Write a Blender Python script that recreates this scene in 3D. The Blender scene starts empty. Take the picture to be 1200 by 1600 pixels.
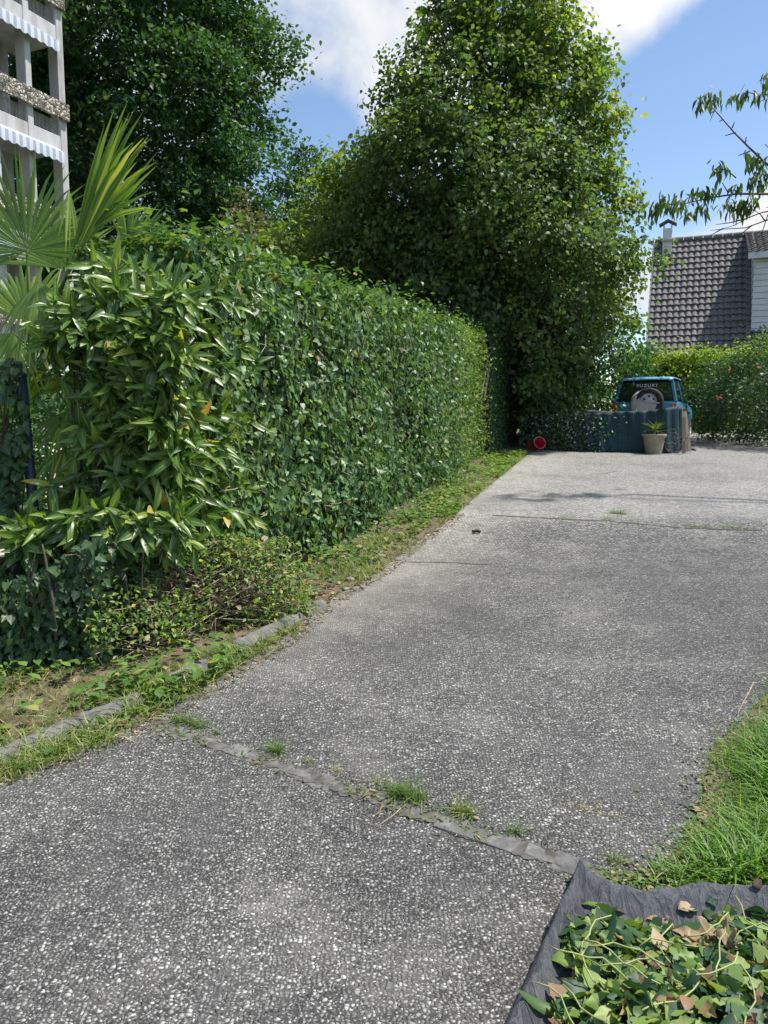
import bpy, bmesh, math, random
import numpy as np
from mathutils import Vector, Matrix
R = math.radians
rng = np.random.default_rng(7)
random.seed(7)
S = bpy.context.scene
COL = S.collection

# ------------------------------------------------------------------ camera, sky, sun, exposure
PITCH = R(6.5)
CAMH = 1.6
SLOPE = math.tan(R(3.5))
YFLAT = 22.0
cam_d = bpy.data.cameras.new('camera')
cam = bpy.data.objects.new('camera', cam_d)
COL.objects.link(cam)
cam.location = (0, 0, CAMH)
cam.rotation_euler = (R(90) - PITCH, 0, 0)
cam_d.sensor_fit = 'VERTICAL'
cam_d.sensor_height = 36
cam_d.lens = 27.0
cam_d.clip_start = 0.05
cam_d.clip_end = 3000
S.camera = cam

SUN_EL = R(63)
SUN_AZ = R(85)          # clockwise from straight ahead: the sun stands to the right
SUN_DIR = Vector((math.sin(SUN_AZ) * math.cos(SUN_EL), math.cos(SUN_AZ) * math.cos(SUN_EL), math.sin(SUN_EL)))

def ray(u, v):
    up = (800 - v) / 1200.0
    return Vector(((u - 600) / 1200.0, math.cos(PITCH) + up * math.sin(PITCH), -math.sin(PITCH) + up * math.cos(PITCH)))

world = bpy.data.worlds.new('World')
S.world = world
world.use_nodes = True

class NT:
    def __init__(s, tree):
        s.t = tree; s.n = tree.nodes; s.l = tree.links
    def add(s, typ, **kw):
        n = s.n.new(typ)
        for k, v in kw.items():
            if k.startswith('_'):
                setattr(n, k[1:], v)
            else:
                key = int(k[1:]) if (k[0] == 'i' and k[1:].isdigit()) else k.replace('__', ' ')
                if hasattr(v, 'is_output') or hasattr(v, 'links'):
                    s.l.new(v, n.inputs[key])
                else:
                    n.inputs[key].default_value = v
        return n
    def math(s, op, a, b=None, c=None, clamp=False):
        n = s.n.new('ShaderNodeMath'); n.operation = op; n.use_clamp = clamp
        for i, x in enumerate((a, b, c)):
            if x is None: continue
            if hasattr(x, 'links'): s.l.new(x, n.inputs[i])
            else: n.inputs[i].default_value = x
        return n.outputs[0]
    def ramp(s, fac, stops, interp='LINEAR'):
        n = s.n.new('ShaderNodeValToRGB')
        n.color_ramp.interpolation = interp
        e = n.color_ramp.elements
        while len(e) > 1: e.remove(e[-1])
        for i, (p, c) in enumerate(stops):
            x = e[0] if i == 0 else e.new(p)
            x.position = p
            x.color = (c, c, c, 1) if isinstance(c, (int, float)) else (c[0], c[1], c[2], 1)
        if hasattr(fac, 'links'): s.l.new(fac, n.inputs[0])
        return n.outputs[0]
    def mix(s, fac, a, b, blend='MIX'):
        n = s.n.new('ShaderNodeMix'); n.data_type = 'RGBA'; n.blend_type = blend
        for key, x in ((0, fac), (6, a), (7, b)):
            if hasattr(x, 'links'): s.l.new(x, n.inputs[key])
            elif key == 0: n.inputs[0].default_value = x
            else: n.inputs[key].default_value = (x[0], x[1], x[2], 1)
        return n.outputs[2]
    def smooth(s, x, a, b):
        n = s.n.new('ShaderNodeMapRange'); n.interpolation_type = 'SMOOTHSTEP'
        s.l.new(x, n.inputs[0]); n.inputs[1].default_value = a; n.inputs[2].default_value = b
        n.inputs[3].default_value = 0; n.inputs[4].default_value = 1
        return n.outputs[0]

wt = NT(world.node_tree)
wt.n.clear()
sky = wt.n.new('ShaderNodeTexSky')
sky.sky_type = 'NISHITA'
sky.sun_disc = False
sky.sun_elevation = SUN_EL
sky.sun_rotation = math.atan2(SUN_DIR.x, SUN_DIR.y)
sky.altitude = 100
sky.air_density = 1.0
sky.dust_density = 0.25
sky.ozone_density = 2.0
tc = wt.n.new('ShaderNodeTexCoord')
gen = tc.outputs['Generated']
nz = wt.add('ShaderNodeTexNoise', Vector=gen, Scale=5.5, Detail=7.0, Roughness=0.56, Distortion=0.25)
nz2 = wt.add('ShaderNodeTexNoise', Vector=gen, Scale=2.2, Detail=3.0)
def blob(u, v, rad_px, w):
    d = ray(u, v).normalized()
    n = wt.n.new('ShaderNodeVectorMath'); n.operation = 'DISTANCE'
    wt.l.new(gen, n.inputs[0]); n.inputs[1].default_value = d
    f = wt.smooth(n.outputs['Value'], rad_px / 1200.0, 0.0)
    return wt.math('MULTIPLY', f, w)
acc = None
for b in ((590, 0, 250, .62), (640, 120, 150, .35), (970, -30, 170, .62), (1090, -40, 130, .38), (1200, 350, 110, .72), (1060, 440, 130, .65), (940, 430, 150, .55),
          (200, 60, 260, .4), (760, 330, 220, .4), (1060, 225, 200, -.9), (480, 240, 120, -.9), (1190, 110, 220, -.8), (1120, 100, 120, -.3)):
    f = blob(*b)
    acc = f if acc is None else wt.math('ADD', acc, f)
# the rest of the sky, out of frame, is half covered too
up_noise = wt.math('MULTIPLY', wt.math('SUBTRACT', nz2.outputs[0], 0.47), 1.2)
dens = wt.math('ADD', wt.math('ADD', acc, up_noise), wt.math('MULTIPLY', wt.math('SUBTRACT', nz.outputs[0], 0.5), 2.1))
cl = wt.smooth(dens, -0.05, 0.75)
shade = wt.ramp(nz.outputs[0], [(0.32, (0.70, 0.76, 0.85)), (0.46, (.88, .91, .95)), (0.60, (1.0, 1.0, 1.0))])
SKY_STR = 0.112
skys = wt.n.new('ShaderNodeVectorMath'); skys.operation = 'SCALE'
wt.l.new(sky.outputs[0], skys.inputs[0]); skys.inputs['Scale'].default_value = SKY_STR
clc = wt.n.new('ShaderNodeVectorMath'); clc.operation = 'SCALE'
sd_ = wt.n.new('ShaderNodeVectorMath'); sd_.operation = 'DISTANCE'
wt.l.new(gen, sd_.inputs[0]); sd_.inputs[1].default_value = SUN_DIR
glow = wt.math('MULTIPLY_ADD', wt.smooth(sd_.outputs['Value'], 1.05, .15), 1.6, .60)
wt.l.new(shade, clc.inputs[0]); wt.l.new(glow, clc.inputs['Scale'])
mixw = wt.mix(cl, skys.outputs[0], clc.outputs[0])
bg = wt.add('ShaderNodeBackground', Color=mixw, Strength=1.0)
out = wt.n.new('ShaderNodeOutputWorld')
wt.l.new(bg.outputs[0], out.inputs[0])

sun_d = bpy.data.lights.new('sun', 'SUN')
sun_d.energy = 4.3
sun_d.angle = R(2.0)
sun_d.color = (1.0, 0.955, 0.88)
sun = bpy.data.objects.new('sun', sun_d)
COL.objects.link(sun)
sun.rotation_euler = (-SUN_DIR).to_track_quat('-Z', 'Y').to_euler()
sun.location = (6, 4, 14)

S.view_settings.view_transform = 'Standard'
S.view_settings.look = 'None'
S.view_settings.exposure = 0.72
S.view_settings.gamma = 1
S.cycles.max_bounces = 7
S.cycles.diffuse_bounces = 3
S.cycles.glossy_bounces = 2
S.cycles.transmission_bounces = 4
S.cycles.transparent_max_bounces = 4
S.cycles.caustics_reflective = False
S.cycles.caustics_refractive = False
S.cycles.use_denoising = True

# ------------------------------------------------------------------ helpers
def gz(y):
    if y > YFLAT: return SLOPE * YFLAT
    if y < -4: return SLOPE * -4
    return SLOPE * y
def gza(y):
    return SLOPE * np.clip(y, -4, YFLAT)
def gnd(u, v):
    d = ray(u, v)
    t = CAMH / (SLOPE * d.y - d.z)
    return Vector((d.x * t, d.y * t, SLOPE * d.y * t))
def at(u, v, Y):
    d = ray(u, v); t = Y / d.y
    return Vector((d.x * t, Y, CAMH + d.z * t))
def W(x, y, h=0.0):
    return Vector((x, y, gz(y) + h))

def tag(o, label=None, cat=None, group=None, kind=None):
    if label: o['label'] = label
    if cat: o['category'] = cat
    if group: o['group'] = group
    if kind: o['kind'] = kind
    return o
def empty(name, loc, label, cat, group=None, rz=0.0):
    o = bpy.data.objects.new(name, None)
    o.empty_display_size = .1
    COL.objects.link(o)
    o.location = loc
    o.rotation_euler = (0, 0, rz)
    return tag(o, label, cat, group)
def link(name, me, mat, parent=None, smooth=False):
    o = bpy.data.objects.new(name, me)
    COL.objects.link(o)
    if mat is not None:
        for m in (mat if isinstance(mat, (list, tuple)) else [mat]): me.materials.append(m)
    if parent is not None:
        o.parent = parent
        if getattr(parent, '_w', None): pass
    if smooth:
        me.polygons.foreach_set('use_smooth', np.ones(len(me.polygons), dtype=bool))
    return o

class MB:
    """collects shapes for one mesh"""
    def __init__(s): s.v = []; s.f = []; s.mi = []; s.cur = 0
    def add(s, vs, fs):
        b = len(s.v); s.v += [tuple(p) for p in vs]
        for f in fs: s.f.append(tuple(i + b for i in f)); s.mi.append(s.cur)
    def box(s, c, size, rot=None):
        hx, hy, hz = size[0] / 2, size[1] / 2, size[2] / 2
        pts = [Vector((x, y, z)) for z in (-hz, hz) for y in (-hy, hy) for x in (-hx, hx)]
        if rot is not None: pts = [rot @ p for p in pts]
        c = Vector(c)
        s.add([p + c for p in pts], [(0, 2, 3, 1), (4, 5, 7, 6), (0, 1, 5, 4), (2, 6, 7, 3), (0, 4, 6, 2), (1, 3, 7, 5)])
    def hexa(s, p):   # 8 points: bottom 4 ccw, top 4 ccw
        s.add(p, [(3, 2, 1, 0), (4, 5, 6, 7), (0, 1, 5, 4), (1, 2, 6, 5), (2, 3, 7, 6), (3, 0, 4, 7)])
    def tube(s, pts, rad, n=6, cap=True):
        pts = [Vector(p) for p in pts]
        k = len(pts)
        if not hasattr(rad, '__len__'): rad = [rad] * k
        vs = []; fs = []
        ref = Vector((0.13, 0.31, 1)).normalized()
        for i, p in enumerate(pts):
            d = (pts[min(i + 1, k - 1)] - pts[max(i - 1, 0)])
            d = d.normalized() if d.length > 1e-9 else Vector((0, 0, 1))
            a = d.cross(ref)
            if a.length < 1e-3: a = d.cross(Vector((1, 0, 0)))
            a.normalize(); b = d.cross(a).normalized()
            for j in range(n):
                t = 2 * math.pi * j / n
                vs.append(p + (a * math.cos(t) + b * math.sin(t)) * rad[i])
        for i in range(k - 1):
            for j in range(n):
                fs.append((i * n + j, i * n + (j + 1) % n, (i + 1) * n + (j + 1) % n, (i + 1) * n + j))
        if cap:
            fs.append(tuple(range(n - 1, -1, -1))); fs.append(tuple((k - 1) * n + j for j in range(n)))
        s.add(vs, fs)
    def lathe(s, prof, n=24, c=(0, 0, 0), axis='Z'):
        vs = []; fs = []; c = Vector(c)
        for r, z in prof:
            for j in range(n):
                t = 2 * math.pi * j / n
                p = Vector((r * math.cos(t), r * math.sin(t), z))
                if axis == 'Y': p = Vector((p.x, -p.z, p.y))
                if axis == 'X': p = Vector((p.z, p.x, p.y))
                vs.append(p + c)
        k = len(prof)
        for i in range(k - 1):
            for j in range(n):
                fs.append((i * n + j, i * n + (j + 1) % n, (i + 1) * n + (j + 1) % n, (i + 1) * n + j))
        s.add(vs, fs)
    def build(s, name, mat, parent=None, smooth=False, bevel=0, solid=0):
        me = bpy.data.meshes.new(name)
        me.from_pydata(s.v, [], s.f)
        if any(s.mi): me.polygons.foreach_set('material_index', s.mi)
        bm = bmesh.new(); bm.from_mesh(me)
        bmesh.ops.recalc_face_normals(bm, faces=bm.faces)
        bm.to_mesh(me); bm.free()
        o = link(name, me, mat, parent, smooth)
        if solid:
            m = o.modifiers.new('solid', 'SOLIDIFY'); m.thickness = solid; m.offset = 0
        if bevel:
            m = o.modifiers.new('bevel', 'BEVEL'); m.width = bevel; m.segments = 2; m.limit_method = 'ANGLE'
        return o

def np_mesh(name, v, f, mat, parent=None, attrs=None, smooth=False):
    v = np.asarray(v, dtype=np.float32); f = np.asarray(f, dtype=np.int32)
    k = f.shape[1]; m = len(f)
    me = bpy.data.meshes.new(name)
    me.vertices.add(len(v)); me.vertices.foreach_set('co', v.ravel())
    me.loops.add(m * k); me.loops.foreach_set('vertex_index', f.ravel())
    me.polygons.add(m)
    me.polygons.foreach_set('loop_start', np.arange(0, m * k, k, dtype=np.int32))
    me.polygons.foreach_set('loop_total', np.full(m, k, dtype=np.int32))
    me.update(calc_edges=True)
    for an, av in (attrs or {}).items():
        a = me.attributes.new(an, 'FLOAT', 'POINT'); a.data.foreach_set('value', np.asarray(av, dtype=np.float32))
    return link(name, me, mat, parent, smooth)

def norm(a):
    return a / np.maximum(np.linalg.norm(a, axis=-1, keepdims=True), 1e-9)
def frames(d, n):
    y = norm(d); z = n - (n * y).sum(-1, keepdims=True) * y
    z = norm(z + 1e-6); x = np.cross(y, z)
    return np.stack([x, y, z], axis=-1)     # columns

def T_leaf(outline, fold=0.18, curl=0.12, nst=None):
    """outline: (y, half width) stations -> verts (left, mid, right per station), quads"""
    v = []; lx = []
    for y, w in outline:
        zc = -curl * y * y
        v += [(-w, y, zc + fold * w), (0, y, zc), (w, y, zc + fold * w)]; lx += [1, 0, 1]
    f = []
    for i in range(len(outline) - 1):
        a = i * 3; b = a + 3
        f += [(a, a + 1, b + 1, b), (a + 1, a + 2, b + 2, b + 1)]
    return np.array(v, float), np.array(f), np.array(lx, float)
T_LAUREL = T_leaf([(0, .008), (.12, .07), (.3, .118), (.5, .135), (.7, .115), (.87, .062), (1, .004)], .38, .34)
T_LIME = T_leaf([(0, .10), (.15, .33), (.42, .42), (.72, .27), (1, .01)], .22, .14)
T_OVATE = T_leaf([(0, .03), (.3, .33), (.65, .27), (1, .01)], .25, .12)
T_BROAD = T_leaf([(0, .03), (.12, .2), (.3, .32), (.5, .33), (.7, .24), (.87, .11), (1, .005)], .22, .14)
T_RHOMB = T_leaf([(0, .02), (.42, .34), (1, .01)], .3, .15)
T_LONG = T_leaf([(0, .015), (.25, .13), (.6, .13), (1, .004)], .35, .25)
T_BLADE = T_leaf([(0, .022), (.3, .024), (.6, .02), (.82, .012), (1, .002)], .3, .75)
T_SMALL = T_leaf([(0, .05), (.5, .3), (1, .02)], .25, .1)
def T_ivy():
    pts = [(0, 0), (.20, -.10), (.42, .04), (.34, .27), (.35, .46), (.19, .68), (0, 1.0)]
    v = [(0, .30, -.03)]; lx = [0]
    def cr(p0, p1, p2, p3, t):
        return tuple(.5 * ((2 * b) + (c - a) * t + (2 * a - 5 * b + 4 * c - d) * t * t + (3 * b - a - 3 * c + d) * t ** 3) for a, b, c, d in zip(p0, p1, p2, p3))
    full = pts + [(-x, y) for x, y in pts[-2:0:-1]]
    m = len(full); ring = []
    for k in range(m):
        ring.append(full[k])
        if k % 3 != 2: ring.append(cr(full[k - 1], full[k], full[(k + 1) % m], full[(k + 2) % m], .5))
    if len(ring) % 2: ring.append(cr(full[-2], full[-1], full[0], full[1], .5))
    for x, y in ring:
        v.append((x, y, .16 * abs(x) - .1 * (y - .3) ** 2 - (.04 if abs(x) > .3 else 0)))
        lx.append(min(1, abs(x) * 2))
    n = len(ring); f = []
    for i in range(0, n, 2):
        f.append((0, 1 + i, 1 + (i + 1) % n, 1 + (i + 2) % n))
    return np.array(v, float), np.array(f), np.array(lx, float)
T_IVY = T_ivy()

def scatter(name, T, pos, d, n, size, mat, parent=None, var=None, smooth=True, zs=(.2, 2.1)):
    tv, tf, tl = T
    pos = np.asarray(pos, float); N = len(pos)
    F = frames(np.asarray(d, float), np.asarray(n, float))
    size = np.broadcast_to(np.asarray(size, float), (N,))
    loc = tv[None] * size[:, None, None]
    loc = loc * np.stack([rng.uniform(.8, 1.15, N), np.ones(N), rng.uniform(zs[0], zs[1], N)], 1)[:, None, :]
    loc[:, :, 0] += (tv[None, :, 1] ** 2) * (size * rng.normal(0, .09, N))[:, None]
    v = np.einsum('nij,nkj->nki', F, loc) + pos[:, None, :]
    f = (tf[None] + (np.arange(N) * len(tv))[:, None, None]).reshape(-1, tf.shape[1])
    if var is None: var = rng.random(N)
    at_ = {'var': np.repeat(var, len(tv)), 'lx': np.tile(tl, N), 'ly': np.tile(tv[:, 1], N)}
    return np_mesh(name, v.reshape(-1, 3), f, mat, parent, at_, smooth)
def rnd_dir(N):
    return norm(rng.normal(size=(N, 3)))

# ------------------------------------------------------------------ materials
def new_mat(name):
    m = bpy.data.materials.new(name); m.use_nodes = True
    t = NT(m.node_tree); t.n.clear()
    o = t.n.new('ShaderNodeOutputMaterial')
    return m, t, o
def leaf_mat(name, stops, trans=0.35, rough=0.42, spec=0.5, rib=None, tmul=(1.45, 1.5, .5), gain=1.45):
    m, t, o = new_mat(name)
    a = t.add('ShaderNodeAttribute', _attribute_name='var')
    c = t.ramp(a.outputs['Fac'], stops)
    tcn = t.n.new('ShaderNodeTexCoord')
    n1 = t.add('ShaderNodeTexNoise', Vector=tcn.outputs['Object'], Scale=40.0, Detail=2.0)
    c = t.mix(t.math('MULTIPLY', n1.outputs[0], 0.22), c, (.02, .03, .012), 'MIX')
    if rib:
        l = t.add('ShaderNodeAttribute', _attribute_name='lx')
        ribf = t.math('SUBTRACT', 1.0, t.smooth(l.outputs['Fac'], 0.0, 0.22))
        c = t.mix(t.math('MULTIPLY', ribf, .65), c, rib)
    c = t.mix(1.0, c, (gain, gain, gain), 'MULTIPLY')
    la_ = t.add('ShaderNodeAttribute', _attribute_name='lx'); lb_ = t.add('ShaderNodeAttribute', _attribute_name='ly')
    vf = t.math('ABSOLUTE', t.math('SUBTRACT', t.math('FRACT', t.math('SUBTRACT', t.math('MULTIPLY', lb_.outputs['Fac'], 5.5), t.math('MULTIPLY', la_.outputs['Fac'], 1.1))), .5))
    vein = t.math('MULTIPLY', t.smooth(vf, .10, .0), .22)
    c = t.mix(vein, c, t.mix(1.0, c, (1.9, 1.7, 1.5), 'MULTIPLY'))
    p = t.add('ShaderNodeBsdfPrincipled', Base__Color=c, Roughness=min(.7, rough + .07))
    p.inputs['Specular IOR Level'].default_value = spec * .75
    tr = t.mix(1.0, c, tmul, 'MULTIPLY')
    tb = t.add('ShaderNodeBsdfTranslucent', Color=tr)
    ms = t.n.new('ShaderNodeMixShader'); ms.inputs[0].default_value = trans
    t.l.new(p.outputs[0], ms.inputs[1]); t.l.new(tb.outputs[0], ms.inputs[2])
    t.l.new(ms.outputs[0], o.inputs[0])
    return m
def noise_mat(name, stops, scale=8.0, detail=6.0, rough=0.7, bump=0.3, bscale=None, metal=0.0, spec=0.5, stretch=None, bdist=.01):
    m, t, o = new_mat(name)
    tcn = t.n.new('ShaderNodeTexCoord'); vec = tcn.outputs['Object']
    if stretch:
        mp = t.n.new('ShaderNodeMapping'); t.l.new(vec, mp.inputs[0]); mp.inputs['Scale'].default_value = stretch; vec = mp.outputs[0]
    n = t.add('ShaderNodeTexNoise', Vector=vec, Scale=scale, Detail=detail, Roughness=.6)
    c = t.ramp(n.outputs[0], stops)
    p = t.add('ShaderNodeBsdfPrincipled', Base__Color=c, Roughness=rough, Metallic=metal)
    p.inputs['Specular IOR Level'].default_value = spec
    if bump:
        n2 = t.add('ShaderNodeTexNoise', Vector=vec, Scale=bscale or scale * 4, Detail=5.0)
        b = t.add('ShaderNodeBump', Strength=bump, Distance=bdist, Height=n2.outputs[0])
        t.l.new(b.outputs[0], p.inputs['Normal'])
    t.l.new(p.outputs[0], o.inputs[0])
    return m

M = {}
M['ivy'] = leaf_mat('ivy_leaf', [(0, (.020, .050, .020)), (.45, (.040, .086, .026)), (.8, (.075, .132, .032)), (.985, (.13, .20, .045)), (.992, (.24, .13, .06)), (1, (.26, .2, .08))], .33, .36, .55, (.08, .16, .07), gain=1.75)
M['ivy_dark'] = leaf_mat('dark_ivy_leaf', [(0, (.018, .040, .018)), (.6, (.034, .068, .026)), (1, (.06, .105, .036))], .28, .38, .5, (.06, .12, .06), gain=1.6)
M['laurel'] = leaf_mat('laurel_leaf', [(0, (.030, .066, .016)), (.5, (.056, .110, .020)), (.85, (.098, .160, .026)), (.965, (.19, .24, .05)), (.99, (.32, .28, .05)), (1, (.35, .14, .05))], .38, .27, .7, (.22, .29, .10), gain=1.75)
M['privet'] = leaf_mat('privet_leaf', [(0, (.05, .085, .025)), (.6, (.07, .14, .03)), (.9, (.13, .20, .05)), (1, (.28, .23, .11))], .4, .42, gain=1.8)
M['trim'] = leaf_mat('trimmed_hedge_leaf', [(0, (.02, .05, .025)), (.7, (.04, .09, .04)), (1, (.09, .14, .06))], .25, .42)
M['coton'] = leaf_mat('small_shrub_leaf', [(0, (.04, .075, .02)), (.5, (.09, .15, .03)), (.9, (.17, .23, .05)), (1, (.3, .16, .05))], .38, .4, gain=1.9)
M['linden'] = leaf_mat('linden_leaf', [(0, (.029, .053, .021)), (.55, (.052, .086, .025)), (.82, (.098, .138, .030)), (1, (.22, .22, .035))], .48, .42, .45, None, (1.35, 1.45, .6), gain=2.1)
M['oak'] = leaf_mat('oak_leaf', [(0, (.016, .046, .020)), (.6, (.030, .078, .028)), (.97, (.062, .12, .034)), (1, (.25, .17, .05))], .36, .42, .45, gain=1.7)
M['maple'] = leaf_mat('maple_leaf', [(0, (.05, .085, .022)), (.6, (.085, .13, .03)), (.9, (.15, .17, .04)), (1, (.22, .17, .06))], .46, .45, gain=1.9)
M['bronze'] = leaf_mat('bronze_shrub_leaf', [(0, (.05, .055, .025)), (.6, (.085, .08, .04)), (1, (.16, .13, .07))], .35, .45)
M['goldhedge'] = leaf_mat('gold_green_leaf', [(0, (.06, .10, .015)), (.6, (.12, .19, .02)), (1, (.28, .30, .03))], .46, .4, gain=1.8)
M['bush'] = leaf_mat('dark_bush_leaf', [(0, (.020, .050, .020)), (.7, (.040, .095, .028)), (1, (.10, .17, .035))], .38, .38, gain=1.7)
M['darkbush'] = leaf_mat('dark_shrub_leaf', [(0, (.016, .040, .018)), (.7, (.032, .075, .026)), (.9, (.07, .13, .03)), (1, (.16, .22, .04))], .34, .4, .5, gain=1.5)
M['cherry'] = leaf_mat('cherry_leaf', [(0, (.025, .055, .022)), (.6, (.045, .09, .03)), (.92, (.07, .12, .035)), (1, (.17, .11, .05))], .38, .38, .5, (.10, .14, .06))
M['palm'] = leaf_mat('palm_leaf', [(0, (.042, .080, .022)), (.5, (.070, .122, .028)), (.85, (.13, .19, .035)), (1, (.30, .30, .07))], .45, .33, .6, gain=2.2)
M['palm_dry'] = leaf_mat('dry_palm_leaf', [(0, (.22, .19, .09)), (1, (.34, .30, .15))], .3, .5)
M['grass'] = leaf_mat('grass_blade', [(0, (.04, .10, .014)), (.5, (.075, .165, .02)), (.84, (.14, .24, .032)), (.95, (.22, .28, .06)), (1, (.42, .36, .18))], .42, .40, gain=1.6)
M['tuft'] = leaf_mat('tuft_blade', [(0, (.035, .075, .015)), (.5, (.07, .13, .022)), (.8, (.15, .19, .045)), (1, (.36, .30, .15))], .35, .45)
M['weed'] = leaf_mat('verge_grass_blade', [(0, (.05, .10, .025)), (.5, (.10, .17, .035)), (.75, (.20, .24, .07)), (1, (.42, .36, .19))], .38, .45)
M['weedleaf'] = leaf_mat('weed_leaf', [(0, (.045, .10, .025)), (.6, (.09, .17, .035)), (.9, (.16, .24, .05)), (1, (.32, .25, .11))], .38, .42)
M['edgeweed'] = leaf_mat('edge_weed_leaf', [(0, (.03, .06, .018)), (.5, (.06, .10, .025)), (.75, (.09, .12, .035)), (.88, (.14, .11, .05)), (1, (.26, .20, .12))], .25, .5, gain=1.8)
M['litter'] = leaf_mat('dead_leaf', [(0, (.05, .032, .02)), (.5, (.12, .075, .045)), (.8, (.22, .15, .085)), (1, (.42, .34, .22))], .12, .6, .3, gain=1.1)
M['clip'] = leaf_mat('clipped_leaf', [(0, (.014, .042, .020)), (.28, (.026, .072, .028)), (.42, (.075, .14, .03)), (.66, (.15, .22, .05)), (.82, (.25, .30, .11)), (.84, (.24, .145, .08)), (.93, (.11, .065, .038)), (1, (.38, .27, .17))], .3, .42, .5)
M['yucca'] = leaf_mat('yucca_leaf', [(0, (.05, .10, .04)), (.6, (.10, .16, .05)), (1, (.30, .27, .11))], .3, .4)
M['pale'] = leaf_mat('pale_leaf', [(0, (.16, .20, .16)), (1, (.46, .48, .45))], .3, .5)
M['flower'] = leaf_mat('orange_petal', [(0, (.38, .10, .06)), (1, (.50, .22, .15))], .35, .5, .3, None, (1.1, 1, .8))
M['bark'] = noise_mat('bark', [(.3, (.045, .036, .028)), (.7, (.11, .09, .07))], 14, 6, .9, .7, 30)
M['bark_red'] = noise_mat('cherry_bark', [(.3, (.06, .032, .03)), (.7, (.12, .075, .065))], 30, 5, .7, .4)
M['twig'] = noise_mat('twig', [(.3, (.035, .026, .018)), (.7, (.075, .055, .035))], 25, 5, .9, .5)
M['drytwig'] = noise_mat('dry_twig', [(.3, (.20, .15, .10)), (.7, (.42, .35, .26))], 25, 5, .85, .3)
M['soil'] = noise_mat('soil', [(.25, (.055, .040, .026)), (.5, (.12, .09, .058)), (.75, (.20, .16, .10))], 9, 9, .95, .9, 45, bdist=.02)
M['concrete'] = noise_mat('kerb_concrete', [(.25, (.06, .058, .052)), (.5, (.13, .125, .112)), (.75, (.23, .22, .20))], 11, 9, .9, .5, 90)
M['stone'] = noise_mat('stone', [(.25, (.10, .092, .08)), (.5, (.20, .185, .16)), (.75, (.33, .31, .27))], 14, 7, .85, .4, 60)
M['bluepost'] = noise_mat('blue_painted_post', [(.3, (.018, .032, .060)), (.75, (.035, .055, .09))], 12, 5, .5, .15)
M['wire'] = noise_mat('galvanised_wire', [(.3, (.42, .43, .44)), (.7, (.62, .63, .64))], 20, 3, .5, 0, metal=.3)
M['white'] = noise_mat('painted_concrete', [(.3, (.27, .262, .25)), (.48, (.43, .43, .42)), (.7, (.56, .56, .56))], 1.6, 9, .85, .15, 40, stretch=(1.6, 1.6, .5))
M['darkrecess'] = noise_mat('dark_brown_shutter', [(.3, (.05, .03, .028)), (.7, (.09, .055, .048))], 6, 3, .6, .1)

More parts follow.
